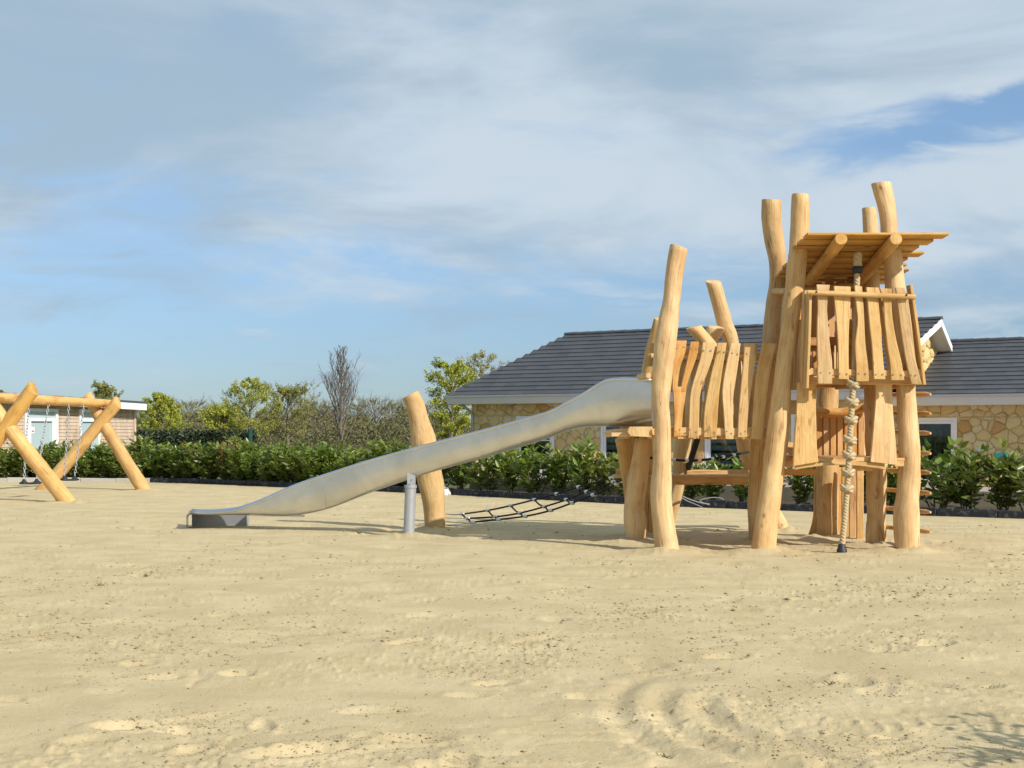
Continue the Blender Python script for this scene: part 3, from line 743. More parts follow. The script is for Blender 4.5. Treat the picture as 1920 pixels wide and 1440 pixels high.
def chute(x0, x1, k, name, grow=0.0):
    m = MB(); rows = []
    for i in range(k+1):
        x = x0+(x1-x0)*i/k
        r = trough_ring(x); rows.append(r)
    n = len(rows[0]); v = []; f = []; g = []
    # outer and inner skins, 4 mm sheet
    for lay in (0, 1):
        for i, r in enumerate(rows):
            c = (r[0]+r[-1])/2
            for j, p in enumerate(r):
                tt = (r[min(j+1, n-1)]-r[max(j-1, 0)]).normalized()
                dd = (rows[min(i+1, k)][j]-rows[max(i-1, 0)][j]).normalized()
                nn = tt.cross(dd).normalized()
                if nn.z > 0 or (abs(nn.z) < .2 and (nn.dot(c-p) > 0)): nn = -nn
                v.append(p+nn*(grow+(.004 if lay == 0 else -.004)))
                g.append((j*.06, 0, x0*.01-i*.05))
    M = (k+1)*n
    for i in range(k):
        for j in range(n-1):
            a_ = i*n+j
            f.append((a_, a_+1, a_+n+1, a_+n)); f.append((M+a_, M+a_+n, M+a_+n+1, M+a_+1))
        f.append((i*n, i*n+n, M+i*n+n, M+i*n)); f.append((i*n+n-1, M+i*n+n-1, M+(i+1)*n+n-1, (i+1)*n+n-1))
    for j in range(n-1):
        f.append((j, M+j, M+j+1, j+1)); q = k*n+j; f.append((q, q+1, M+q+1, M+q))
    m.add(v, f, g)
    return m.build(name, STEEL, slide, sharp=60)
for x0, x1, k in ((1221.5,1126.4,10),(1125.8,1057.4,9),(1056.8,977.4,7),(976.8,900.4,7),(899.8,812.4,7),(811.8,720.4,8),(719.8,610.4,9),(609.8,440.4,16),(439.8,357,7)):
    chute(x0, x1, k, 'chute_panel')
for x in (1126.1,1057.1,977.1,900.1,812.1,720.1):
    chute(x+1.1, x-1.1, 1, 'weld_seam', .0022)
for j in (0, -1):
    pts = [trough_ring(x)[j] for x in np.concatenate([np.linspace(1221,1040,22), np.linspace(1035,357,50)])]
    m = MB(); m.tube(pts, .021, 10); m.build('rim_tube', STEEL, slide)
# run-out lip, foot plate and brackets
tip_ = trough_ring(357)
m = MB(); rings = []
d_out = Vector((-1, -.03, 0))
for k in range(8):
    a_ = k/7*math.pi/2; o_ = d_out*(.06*math.sin(a_))+Vector((0,0,-.06*(1-math.cos(a_))))
    rings.append(o_)
rings.append(rings[-1]+Vector((0,0,-.13)))
v = []; f = []
n = len(tip_)
for lay in (0, 1):
    for o_ in rings:
        for p in tip_: v.append(p+o_+(d_out*.004+Vector((0,0,.004)))*(1-2*lay))
M = len(rings)*n
for i in range(len(rings)-1):
    for j in range(n-1):
        a_ = i*n+j; f.append((a_, a_+n, a_+n+1, a_+1)); f.append((M+a_, M+a_+1, M+a_+n+1, M+a_+n))
    f.append((i*n, M+i*n, M+i*n+n, i*n+n)); f.append((i*n+n-1, i*n+2*n-1, M+i*n+2*n-1, M+i*n+n-1))
m.add(v, f); m.build('run_out_lip', STEEL, slide, sharp=60)
ax_ = Vector((.954,-.30,0))
pA = W(360,966,22.62); pB = W(465,966,22.40)
m = MB(); mid = (pA+pB)/2; mid.z = .055; m.box(mid, Vector(((pB-pA).x/2,(pB-pA).y/2,0)), Vector((.0015,.005,0)), Vector((0,0,.125)))
m.build('foot_plate', GALV, slide, smooth=False)  # duller grey than the chute steel, standing in for shade under the run-out
m = MB(); m.box(Vector((pB.x+.012,pB.y-.10,.055)), Vector((.006,0,0)), Vector((0,.11,0)), Vector((0,0,.125))); m.build('foot_bracket', GALV, slide, smooth=False)
p1 = W(568,968,21.1); p2 = W(470,966,21.55)
m = MB(); m.box((p1+p2)/2+Vector((0,.05,.0)), (p1-p2)*.5, Vector((.01,.05,0)), Vector((0,0,.012))); m.build('base_flange', STEEL, slide, smooth=False)
# support leg
pb = W(765,1005,20.1); pt = W(770,912,20.1)
m = MB(); m.tube([pb+Vector((0,0,-.25)), pt], .075, 20); lg = m.build('support_leg', GALV, slide, sharp=50)
m = MB(); m.tube([pt+Vector((0,0,-.02)), pt+Vector((0,0,.02))], .084, 20); m.build('leg_cap', GALV, lg, sharp=50)
m = MB(); m.box(pt+Vector((.01,0,.10)), Vector((.055,0,0)), Vector((0,.02,0)), Vector((0,0,.12))); br = m.build('leg_bracket', GALV, slide, smooth=False)
for q in (-.03,.03):
    m = MB(); m.tube([pt+Vector((q*.5,-.03,.06+q)), pt+Vector((q*.5,0,.06+q))], .011, 6); m.build('bolt', BOLT, br, smooth=False)

# lone post behind the slide
lp = post([(816,992,36),(812,930,44),(803,880,48),(795,830,46),(786,790,37),(777,755,36),(770,741,36)], 21.5, None, 'wooden_post', tip=(0,.05))
tag(lp, 'stout leaning cut log post standing just behind the slide', 'post')

# ------------------------------------------------------------------ rope net ramp
net = thing('climbing_net', W(850,984,21.9), 'black rope climbing net ramp rising from the sand to the platform', 'net')
far_ = [(867,964,22.4),(915,957,22.3),(958,948,22.1),(1002,937,21.9),(1044,926,21.6),(1085,913,21.3),(1146,897,20.8)]
mid_ = [(877,972,21.9),(929,969,21.8),(975,962,21.6),(1021,950,21.4),(1062,937,21.1),(1100,922,20.8),(1150,904,20.5)]
ner_ = [(887,979,21.5),(935,974,21.4),(985,968,21.2),(1033,957,21.0),(1073,943,20.7),(1112,928,20.5),(1156,908,20.2)]
for line in (far_, mid_, ner_):
    m = MB(); m.tube([Vector(p[:3]) for p in catmull([W(*q) for q in line], 36)], .0135, 7); m.build('net_rope', ROPEB, net)
for i in range(7):
    a_, b_, c_ = W(*far_[i]), W(*mid_[i]), W(*ner_[i])
    m = MB(); m.tube([Vector(p) for p in catmull([a_, (a_+b_)/2+Vector((0,0,-.02)), b_, (b_+c_)/2+Vector((0,0,-.02)), c_], 12)], .0125, 7); rg = m.build('net_rung', ROPEB, net)
    for P in (a_, b_, c_):
        m = MB(); m.tube([P+Vector((-.035,.0,-.004)), P+Vector((-.02,0,0)), P+Vector((.02,0,0)), P+Vector((.035,0,.004))], [.018,.026,.026,.018], 8); m.build('rope_clamp', ALU, rg)
for a_, b_ in ((far_[0], (836,964,22.3)), (ner_[0], (838,985,21.5))):
    m = MB(); m.tube([W(*a_), (W(*a_)+W(*b_))/2+Vector((0,0,-.01)), W(*b_)], .008, 6); m.build('anchor_chain', GALV, net)
hr = thing('hand_rope', W(1262,862,19.9), 'black beaded hand rope slung under the bridge', 'rope')
hp = [W(1170,848,20.0), W(1200,856,20.0), W(1262,862,20.0), W(1293,863.5,20.1), W(1330,861,20.2), W(1370,854,20.4), W(1404,847,20.6)]
q = [Vector(p) for p in catmull(hp, 40)]
m = MB(); m.tube(q, .017, 8); m.build('rope', ROPEB, hr)
for i in (14, 18, 22, 26, 30, 34):
    P = q[i]; m = MB(); m.tube([P-(q[i+1]-P)*.5, P+(q[i+1]-P)*.5], .024, 8); m.build('clamp', ALU, hr)
# ------------------------------------------------------------------ swing set
swing = thing('log_swing', W(180,918,33.0), 'orange log swing frame with two crossed leg pairs', 'swing frame')
def logpx(a, b, ra, rb, name, parent=swing, mat=SWINGW, base=False, tip=(0,0)):
    p, q = W(*a), W(*b)
    if base: p = p+(p-q)*(.2/max(.1, (q.z-p.z)))
    mid = (p+q)/2
    mid = mid+Vector((rng.uniform(-.015,.015), 0, rng.uniform(-.01,.01)))
    return log3([(*p, ra), (*mid, (ra+rb)/2*1.02), (*q, rb)], name, parent, mat, sides=16, rough=.8, tip=tip)
logpx((124,937,30.2),(-48,718,30.6), .165, .14, 'leg', base=True)
logpx((-92,940,30.6),(63,728,30.35), .165, .145, 'leg', base=True, tip=(0,.5))
logpx((86,913,36.6),(221,754,36.2), .17, .14, 'leg', base=True, tip=(0,.45))
logpx((268,916,36.0),(164,744,36.5), .165, .135, 'leg', base=True, tip=(0,-.3))
logpx((-60,743,30.0),(210,757,36.9), .115, .10, 'top_beam')
def swing_seat(seat_l, seat_r, top_l, top_r, label):
    a, b = W(*seat_l), W(*seat_r)
    r = thing('swing', (a+b)/2, label, 'swing', 'swings hanging from the log frame')
    m = MB(); c = (a+b)/2; ax = (b-a)/2; ay = Vector((-ax.y, ax.x, 0)).normalized()*.10
    rings = []
    for u in (-1,-.96,-.6,-.2,.2,.6,.96,1):
        k = .7 if abs(u) == 1 else 1; cc = c+ax*1.12*u+Vector((0,0,.012*u*u))
        rings.append([cc+ay*x*k+Vector((0,0,z*k)) for x, z in ((-1,-.012),(-.8,-.022),(.8,-.022),(1,-.012),(1,.012),(.8,.02),(-.8,.02),(-1,.012))])
    m.loft(rings); m.build('seat', BLACK, r, sharp=50)
    for p, tp in ((a, W(*top_l)), (b, W(*top_r))):
        lathe(p, ((0,.10),(.03,.085),(.06,.045),(.10,.03)), 'chain_mount', r, BLACK, 10)
        m = MB(); L = (tp-p).length; n = int(L/.075); d = (tp-p).normalized(); s0 = p+Vector((0,0,.09)); L2 = (tp-s0).length; d = (tp-s0).normalized()
        e1 = d.cross(Vector((0,1,0))).normalized(); e2 = d.cross(e1)
        for i in range(n):
            cc = s0+d*(L2*(i+.5)/n); sd_ = e1 if i % 2 else e2; hl = L2/n*.68
            ring = [cc+d*math.cos(2*math.pi*j/8)*hl+sd_*math.sin(2*math.pi*j/8)*.024 for j in range(9)]
            m.tube(ring, .0085, 4, caps=False)
        m.build('chain', GALV, r)
    return r
swing_seat((45,907,31.9),(69,906,32.5),(54,757,32.5),(91,757,33.4), 'nearer rubber swing seat on chains, left under the log beam')
swing_seat((121,900,34.2),(140,900,34.9),(129,758,34.3),(157,760,35.1), 'farther rubber swing seat on chains beside the far crossed legs')

# ------------------------------------------------------------------ stone house
th = math.atan(F/4260.0)
U = Vector((math.cos(th), -math.sin(th), 0)); GV = Vector((math.sin(th), math.cos(th), 0))
HC = Vector((-122/F*44.2, 44.2, 0)); TZ = .10            # eave corner on plan, terrace level
def hp_(t, d, z): return HC+U*t+GV*d+Vector((0,0,z))
def t_at(px, d):
    a = (px-960)/F; o_ = HC+GV*d
    return (a*o_.y-o_.x)/(U.x-a*U.y)
def z_at(px, py, d):
    p = hp_(t_at(px, d), d, 0); return H+(HZ-py)/F*p.y
house = thing('stone_house', hp_(6, 2.6, TZ), 'yellow stone bungalow with dark tiled hip roof behind the climbing tower', 'house')
STONE_M, t, b = mat_new('stone_mortar', (.44,.31,.14), .95, spec=.1)
g = noise(t, coord(t, 'Object', (1,1,1)), 14, 5, .7); t.links.new(mixc(t, g, (.64,.47,.21), (.74,.56,.28)), b.inputs['Base Color']); bump(t, b, g, .8, .03)
STONE, t, b = mat_new('yellow_stone', (.55,.40,.19), .92, spec=.12)
oi = N(t, 'ShaderNodeObjectInfo'); g = noise(t, coord(t, 'Object', (1,1,1), False), 6, 6, .65); g2 = noise(t, coord(t, 'Object', (1,1,1)), 40, 5, .7)
c = mixc(t, oi.outputs['Random'], (.76,.60,.30), (.67,.495,.22))
c = mixc(t, mth(t, 'MULTIPLY', sstep(t, g, .5, .72), .55), c, (.56,.38,.16))
c = mixc(t, mth(t, 'MULTIPLY', mth(t, 'GREATER_THAN', mth(t, 'FRACT', mth(t, 'MULTIPLY', oi.outputs['Random'], 13.7)), .9), .6), c, (.50,.235,.07))
c = mixc(t, mth(t, 'MULTIPLY', mth(t, 'LESS_THAN', mth(t, 'FRACT', mth(t, 'MULTIPLY', oi.outputs['Random'], 5.1)), .22), .5), c, (.74,.64,.42))
t.links.new(c, b.inputs['Base Color']); bump(t, b, mth(t, 'MULTIPLY_ADD', g, 1.5, g2), .9, .03)
TILE, t, b = mat_new('dark_roof_tile', (.05,.053,.06), .5, spec=.4)
oi = N(t, 'ShaderNodeObjectInfo'); g = noise(t, coord(t, 'Object', (1,1,1)), 3.5, 5, .6)
c = mixc(t, g, (.054,.057,.064), (.078,.081,.088)); gi_ = N(t, 'ShaderNodeNewGeometry'); c = mixc(t, mth(t, 'MULTIPLY', mth(t, 'FRACT', mth(t, 'ADD', oi.outputs['Random'], gi_.outputs['Random Per Island'])), .45), c, (.105,.108,.116)); t.links.new(c, b.inputs['Base Color'])
WHITE, t, b = mat_new('white_paint', (.78,.78,.76), .45)
g = noise(t, coord(t, 'Object', (1,1,1)), 5, 5, .6); t.links.new(mixc(t, g, (.72,.72,.70), (.82,.82,.80)), b.inputs['Base Color'])
FASC, t, b = mat_new('pale_fascia', (.66,.64,.58), .5)
g = noise(t, coord(t, 'Object', (1,1,1)), 3, 5, .6); t.links.new(mixc(t, g, (.60,.58,.53), (.69,.67,.62)), b.inputs['Base Color'])
DARKIN, _, _ = mat_new('dark_interior', (.05,.052,.055), .9)
BLIND, _, _ = mat_new('grey_blind', (.36,.39,.42), .8)
CURT, t, b = mat_new('patterned_curtain', (.2,.16,.1), .9)
g = noise(t, coord(t, 'Object', (9,9,9)), 1, 6, .7); t.links.new(mixc(t, sstep(t, g, .4, .6), (.07,.055,.04), (.34,.27,.15)), b.inputs['Base Color'])
GLASS = bpy.data.materials.new('window_glass'); GLASS.use_nodes = True; t = GLASS.node_tree; t.nodes.clear()
gl = N(t, 'ShaderNodeBsdfGlossy', inp={'Color': (.9,.95,1,1), 'Roughness': .02}); tp = N(t, 'ShaderNodeBsdfTransparent', inp={'Color': (.72,.80,.84,1)})
fr = N(t, 'ShaderNodeFresnel', inp={'IOR': 1.7}); mx = N(t, 'ShaderNodeMixShader'); t.links.new(fr.outputs[0], mx.inputs[0]); t.links.new(tp.outputs[0], mx.inputs[1]); t.links.new(gl.outputs[0], mx.inputs[2])
ou = N(t, 'ShaderNodeOutputMaterial'); t.links.new(mx.outputs[0], ou.inputs[0])

DW = .42                                                   # wall face, measured from the eave line
EZ, RZ, RD = 2.49, 4.34, 2.61
t_w0 = t_at(885, DW); t_ef = t_at(1626, 0); t_rf = t_at(1765, RD)
t_w1 = t_ef-.42
wallz = EZ-.13
def vec(a): return Vector(a)
def hbox(m, t0, t1, d0, d1, z0, z1):
    return m.box(hp_((t0+t1)/2, (d0+d1)/2, (z0+z1)/2), U*((t1-t0)/2), GV*((d1-d0)/2), Vector((0,0,(z1-z0)/2)))
main_open = []
for x0, x1 in ((968,1040),(1127,1216),(1322,1410),(1484,1562)):
    main_open.append((t_at(x0, DW), t_at(x1, DW)))
DTOP = z_at(1004, 780, DW)
# --- wing on the right, set back
WD = 1.5+DW                                                # wing wall face
wing_t0, wing_t1 = t_w1+.02, t_at(2120, WD)
WEZ = 2.36; WRZ = 3.83; WRD = 1.5+2.6
wing_open = [(t_at(1712, WD), t_at(1795, WD))]
WTOP = z_at(1760, 783, WD)
def wall_with_openings(t0, t1, d, z0, z1, ops, top, thick=.22):
    m = MB(); cur = t0
    for a, bb in sorted(ops):
        hbox(m, cur, a, d, d+thick, z0, z1); hbox(m, a, bb, d, d+thick, top, z1); cur = bb
    hbox(m, cur, t1, d, d+thick, z0, z1)
    return m
m = wall_with_openings(t_w0, t_w1, DW, 0, wallz, main_open, DTOP)
hbox(m, t_w0, t_w0+.22, DW+.222, 4.8, 0, wallz); hbox(m, t_w0+.222, t_w1, 4.58, 4.8, 0, wallz)
wall_main = m.build('wall', STONE_M, house, smooth=False)
m = wall_with_openings(wing_t0, wing_t1, WD, 0, WEZ-.13, wing_open, WTOP)
wall_wing = m.build('wall', STONE_M, house, smooth=False)
# gable wall (right end of the higher roof)
gsl = (t_rf-t_ef)/RD
def gt(d, inset=.42): return t_ef-inset+gsl*min(d, RD)
m = MB(); zr_ = lambda d: EZ+(RZ-EZ)*(1-abs(d-RD)/RD)
v = []
for d, z in ((DW,0),(DW,zr_(DW)-.14),(RD,RZ-.14),(4.8,zr_(4.8)-.14),(4.8,0)):
    v.append(hp_(gt(d), d, z))
v += [p-U*.2 for p in v]
m.add(v, [(0,1,2,3,4),(9,8,7,6,5),(0,5,6,1),(1,6,7,2),(2,7,8,3),(3,8,9,4),(4,9,5,0)])
gable_wall = m.build('gable_wall', STONE_M, house, smooth=False)

# stones: clipped voronoi cells standing proud of the mortar
def clip(poly, px_, py_, nx, ny):
    out = []
    for i in range(len(poly)):
        a, bb = poly[i], poly[(i+1) % len(poly)]
        da = (a[0]-px_)*nx+(a[1]-py_)*ny; db = (bb[0]-px_)*nx+(bb[1]-py_)*ny
        if da <= 0: out.append(a)
        if (da < 0 < db) or (db < 0 < da):
            u = da/(da-db); out.append((a[0]+(bb[0]-a[0])*u, a[1]+(bb[1]-a[1])*u))
    return out
def stones(regions, bounds, sx, sy, seed, place, parent, nrm):
    r = random.Random(seed); t0, t1, z0, z1 = bounds; seeds = []; j = 0
    z = z0-sy
    while z < z1+sy:
        x = t0-sx+(j % 2)*sx/2
        while x < t1+sx:
            seeds.append((x+r.uniform(-.45,.45)*sx, z+r.uniform(-.48,.48)*sy)); x += sx*r.uniform(.6, 1.45)
        z += sy; j += 1
    n = 0
    for i, (x, z) in enumerate(seeds):
        for reg in regions:
            poly = [(reg[0],reg[2]),(reg[1],reg[2]),(reg[1],reg[3]),(reg[0],reg[3])]
            if not (reg[0]-sx < x < reg[1]+sx and reg[2]-sy < z < reg[3]+sy): continue
            for k, (x2, z2) in enumerate(seeds):
                if k == i or abs(x2-x) > 2.6*sx or abs(z2-z) > 2.6*sy: continue
                poly = clip(poly, (x+x2)/2, (z+z2)/2, x2-x, z2-z)
                if not poly: break
            if len(poly) < 3: continue
            ar = abs(sum(poly[q][0]*poly[(q+1)%len(poly)][1]-poly[(q+1)%len(poly)][0]*poly[q][1] for q in range(len(poly))))/2
            if ar < .012: continue
            cx = sum(p[0] for p in poly)/len(poly); cz = sum(p[1] for p in poly)/len(poly)
            # round the outline
            P = []
            for q in range(len(poly)):
                a, bb = poly[q], poly[(q+1) % len(poly)]
                if math.hypot(bb[0]-a[0], bb[1]-a[1]) < .03: P.append(((a[0]+bb[0])/2, (a[1]+bb[1])/2)); continue
                P.append((a[0]*.86+bb[0]*.14, a[1]*.86+bb[1]*.14))
                P.append((a[0]*.5+bb[0]*.5+r.uniform(-.012,.012), a[1]*.5+bb[1]*.5+r.uniform(-.012,.012)))
                P.append((a[0]*.14+bb[0]*.86, a[1]*.14+bb[1]*.86))
            if len(P) < 4: continue
            dep = r.uniform(.022, .050); rings = []
            for k, h in ((.985, 0.0), (.962, dep*.6), (.82, dep)):
                rings.append([place(cx+(p[0]-cx)*k, cz+(p[1]-cz)*k)+nrm*(h+(r.uniform(-.004,.006) if h else -.01)) for p in P])
            m = MB(); m.loft(rings, True); m.build('stone', STONE, parent); n += 1
    return n
def regions_for(t0, t1, z0, z1, ops, top):
    R = [(t0, t1, top+.01, z1)]; cur = t0
    for a, bb in sorted(ops):
        R.append((cur, a-.01, z0, top+.01)); cur = bb+.01
    R.append((cur, t1, z0, top+.01)); return R
def cut(regs, lo, hi): return [(max(r[0], lo), min(r[1], hi), r[2], r[3]) for r in regs if min(r[1], hi)-max(r[0], lo) > .05]
tm = t_at(1236, DW); wa, wb = t_at(1708, WD), t_at(1932, WD)
R1 = regions_for(t_w0, t_w1, TZ, wallz, main_open, DTOP); R2 = regions_for(wing_t0, wb, TZ, WEZ-.13, wing_open, WTOP)
pm = lambda t_, z: hp_(t_, DW, z)
pw = lambda t_, z: hp_(t_, WD, z)
ns = stones(cut(R1, t_w0, tm), (t_w0, tm, TZ, wallz), .36, .205, 3, pm, wall_main, -GV)
ns += stones(cut(R1, tm, t_w1), (tm, t_w1, TZ, wallz), .62, .40, 5, pm, wall_main, -GV)
ns += stones(cut(R2, wing_t0, wa), (wing_t0, wa, TZ, WEZ-.13), .62, .40, 6, pw, wall_wing, -GV)
ns += stones(cut(R2, wa, wb), (wa, wb, TZ, WEZ-.13), .34, .195, 4, pw, wall_wing, -GV)
gn = (hp_(gt(2),2,0)-hp_(gt(1),1,0)).normalized(); gnrm = Vector((gn.y, -gn.x, 0))
if gnrm.dot(U) < 0: gnrm = -gnrm
for reg in ((.5, 1.4, 2.6, 3.2), (1.4, 2.2, 2.6, 3.7), (2.2, 2.95, 2.6, 4.0), (2.95, 3.7, 2.6, 3.6)):
    ns += stones([reg], reg, .42, .30, int(reg[0]*10), lambda d_, z: hp_(gt(d_), d_, z), gable_wall, gnrm)
print('stones', ns)

# doors and windows
def glazed(ops, d, top, parent, kinds):
    for (a, bb), kd in zip(ops, kinds):
        m = MB(); w_ = .085
        hbox(m, a, a+w_, d-.03, d+.07, TZ, top); hbox(m, bb-w_, bb, d-.03, d+.07, TZ, top)
        hbox(m, a+w_, bb-w_, d-.03, d+.07, top-w_, top); hbox(m, a+w_, bb-w_, d-.03, d+.07, TZ, TZ+.10)
        fr_ = m.build('door', WHITE, parent, smooth=False)
        m = MB(); s2 = .07                                  # inner leaf frame
        a2, b2, z2, z1 = a+w_+.004, bb-w_-.004, top-w_-.004, TZ+.104
        if kd == 'door': z2 -= .0
        hbox(m, a2, a2+s2, d-.015, d+.05, z1, z2); hbox(m, b2-s2, b2, d-.015, d+.05, z1, z2)
        hbox(m, a2+s2, b2-s2, d-.015, d+.05, z2-s2, z2); hbox(m, a2+s2, b2-s2, d-.015, d+.05, z1, z1+.12)
        if kd == 'door': hbox(m, a2+s2, b2-s2, d-.015, d+.05, z1+(z2-z1)*.60, z1+(z2-z1)*.60+.03)
        m.build('frame', WHITE, fr_, smooth=False)
        m = MB(); hbox(m, a2+s2, b2-s2, d+.012, d+.018, z1+.12, z2-s2); m.build('pane', GLASS, fr_, smooth=False)
        if kd == 'door':
            m = MB(); hbox(m, b2-.05, b2-.03, d-.06, d-.02, .95, 1.09); hbox(m, b2-.17, b2-.031, d-.065, d-.045, 1.03, 1.055); m.build('handle', GALV, fr_, smooth=False)
        if kd == 'blind':
            for i in range(7):
                zc_ = z2-.20-i*.20
                m = MB(); hbox(m, a2+s2-.02, b2-s2+.02, d+.075+.0*i, d+.082, zc_-.062, zc_+.062); m.build('blind_slat', BLIND, fr_, smooth=False)
        if kd == 'curtain':
            m = MB(); n = 26; v = []; f = []; tw = a+(bb-a)*.58
            for i in range(n+1):
                t_ = a+.05+(tw-a-.05)*i/n; dd = d+.20+.035*math.sin(i*1.5)
                v += [hp_(t_, dd, TZ+.06), hp_(t_, dd, top-.05)]
                if i: f.append((2*i-2, 2*i, 2*i+1, 2*i-1))
            m.add(v, f); m.build('curtain', CURT, fr_)
glazed(main_open, DW, DTOP, house, ('door','blind','blind','blind'))
glazed(wing_open, WD, WTOP, house, ('curtain',))
m = MB(); hbox(m, t_w0+.3, t_w1-.25, 2.2, 2.25, TZ+.01, 2.3); hbox(m, t_w0+.3, t_w1-.25, DW+.23, 2.2, TZ-.03, TZ); hbox(m, wing_t0, wing_t1, WD+1.6, WD+1.65, TZ+.01, 2.2); m.build('interior', DARKIN, house, smooth=False)

# roof shells
FT, _, _ = mat_new('roof_underlay', (.03,.032,.036), .9)
m = MB(); e = -.035
A, B_, C_, D_ = hp_(0,0,EZ+e), hp_(t_ef,0,EZ+e), hp_(t_rf,RD,RZ+e), hp_(RD,RD,RZ+e)
bl = hp_(0,2*RD,EZ+e); brr = hp_(t_rf,2*RD,EZ+e)
m.add([A,B_,C_,D_,bl,brr], [(0,1,2,3),(0,3,4),(3,2,5,4),(0,4,5,1)])
roof = m.build('roof', FT, house, smooth=False)
# tiles
def tile_mesh():
    m = MB(); w, l, h = .1985, .265/2, .017
    m.box((0,0,0), Vector((w,0,0)), Vector((0,l,0)), Vector((0,0,h)))
    me_ = bpy.data.meshes.new('roof_tile'); me_.from_pydata(m.v, [], m.f); me_.materials.append(TILE); return me_
TM = tile_mesh()
tiles = []
def tile_slope(d0, z0, d1, z1, ta, tb, step, tw=.40):
    run = math.hypot(d1-d0, z1-z0); n = int(round(run/step)); sl = Vector((0,0,z1-z0))+GV*(d1-d0); sl.normalize(); nrm = U.cross(sl).normalized()
    if nrm.z < 0: nrm = -nrm
    tilt = .085
    y_ = (sl-nrm*tilt).normalized(); z_ = U.cross(y_).normalized()
    if z_.z < 0: z_ = -z_
    for i in range(n):
        u = (i+.5)/n; d = d0+(d1-d0)*u; z = z0+(z1-z0)*u; a, bb = ta(d), tb(d)
        x = a+(.0 if i % 2 else -.2)
        while x < bb-.02:
            l_, r_ = max(x, a), min(x+tw, bb)
            if r_-l_ > .03:
                c = hp_((l_+r_)/2, d, z)+nrm*.012+Vector((0,0,rng.uniform(-.0015,.0015)))
                M = Matrix(((U.x,y_.x,z_.x,c.x),(U.y,y_.y,z_.y,c.y),(U.z,y_.z,z_.z,c.z),(0,0,0,1)))
                tiles.append((M, (r_-l_)/tw))
            x += tw
tile_slope(-.03, EZ-.02, RD, RZ, lambda d: max(0, d), lambda d: t_ef+gsl*d, .213)
nmain = len(tiles)
wing_rt = t_at(2150, WRD)
tile_slope(1.47, WEZ-.02, WRD, WRZ, lambda d: gt(d, .40), lambda d: wing_rt, .225)
tiles.sort(key=lambda q: q[0].translation.length)
o0 = org(roof); mrest = MB()
base_v = [Vector(v_.co) for v_ in TM.vertices]; base_f = [tuple(p.vertices) for p in TM.polygons]
for i, (M, sx_) in enumerate(tiles):
    if i < 300:
        o = bpy.data.objects.new('roof_tile', TM); COL.objects.link(o); o.parent = roof
        M2 = M.copy(); M2.translation = M.translation-o0; o.matrix_local = M2 @ Matrix.Diagonal((sx_,1,1,1))
    else:
        mrest.add([M @ Vector((p.x*sx_, p.y, p.z)) for p in base_v], base_f)
tag(mrest.build('roof_tile_field', TILE, roof, smooth=False), kind='stuff')
# ridge tiles
def ridge(t0, t1, d, z):
    x = t0; k = 0
    while x < t1-.05:
        e_ = min(x+.42, t1); m = MB(); r0, r1 = .085, .10
        rings = []
        for tt, rr in ((x, r0), (e_, r1)):
            rings.append([hp_(tt, d+rr*1.1*math.cos(a), z-.03+rr*.8*math.sin(a)) for a in [math.pi*j/8 for j in range(9)]])
        m.loft(rings); m.build('ridge_tile', TILE, roof, sharp=50); x += .42
ridge(RD-.1, t_rf+.02, RD, RZ+.02)
m = MB(); wsh = [hp_(wing_t0-1.2,1.5,WEZ-.05),hp_(wing_rt,1.5,WEZ-.05),hp_(wing_rt,WRD,WRZ-.05),hp_(wing_t0-1.2,WRD,WRZ-.05),hp_(wing_rt,WRD+2.6,WEZ-.05),hp_(wing_t0-1.2,WRD+2.6,WEZ-.05)]
m.add(wsh, [(0,1,2,3),(3,2,4,5)]); m.build('roof', FT, house, smooth=False)
ridge(t_w1+.6, wing_rt, WRD, WRZ+.02)
# fascias and gutters, soffits
def fascia(t0, t1, d, z, h, cut=.06):
    m = MB()
    sec = ((-.05, -.0), (.0, -h), (DW-.02, -h-.004), (DW-.02, -.06), (.05, 0))
    rings = [[hp_(t0-(.10 if s_[0] < .2 and s_[1] > -h+.01 else -.0), d+s_[0], z+s_[1]) for s_ in sec], [hp_(t1+.02, d+s_[0], z+s_[1]) for s_ in sec]]
    m.loft(rings); o = m.build('fascia', FASC, house, smooth=False)
    m = MB(); hbox(m, t0-.10, t1+.02, d-.075, d-.051, z-.035, z+.02); m.build('gutter_edge', GALV, o, smooth=False)
fascia(.02, t_ef, 0, EZ-.035, .235)
fascia(t_w1+.02, wing_rt, 1.5, WEZ-.035, .25)
# bargeboards of the gable
def barge(d0, z0, d1, z1, nm='bargeboard'):
    m = MB(); h = .18
    a, bb = hp_(gt(d0, -.01), d0, z0), hp_(gt(d1, -.01), d1, z1)
    dn = Vector((0,0,-h))
    v = [a, bb, bb+dn, a+dn]; v += [p-U*.05 for p in v]
    m.add(v, [(0,1,2,3),(7,6,5,4),(0,4,5,1),(1,5,6,2),(2,6,7,3),(3,7,4,0)]); m.build(nm, WHITE, house, smooth=False)
    m = MB(); s_ = Vector((0,0,-.165)); v = [a-U*.052+s_, bb-U*.052+s_, hp_(gt(d1,.43),d1,z1)+s_, hp_(gt(d0,.43),d0,z0)+s_]; v2 = [p+Vector((0,0,.02)) for p in v]
    m.add(v+v2, [(0,1,2,3),(7,6,5,4),(0,4,5,1),(1,5,6,2),(2,6,7,3),(3,7,4,0)]); m.build('soffit', FASC, house, smooth=False)
barge(-.02, EZ-.04, RD-.001, RZ-.01); barge(RD+.001, RZ-.01, RD+.92, RZ-.01-(RZ-EZ)*.92/RD)
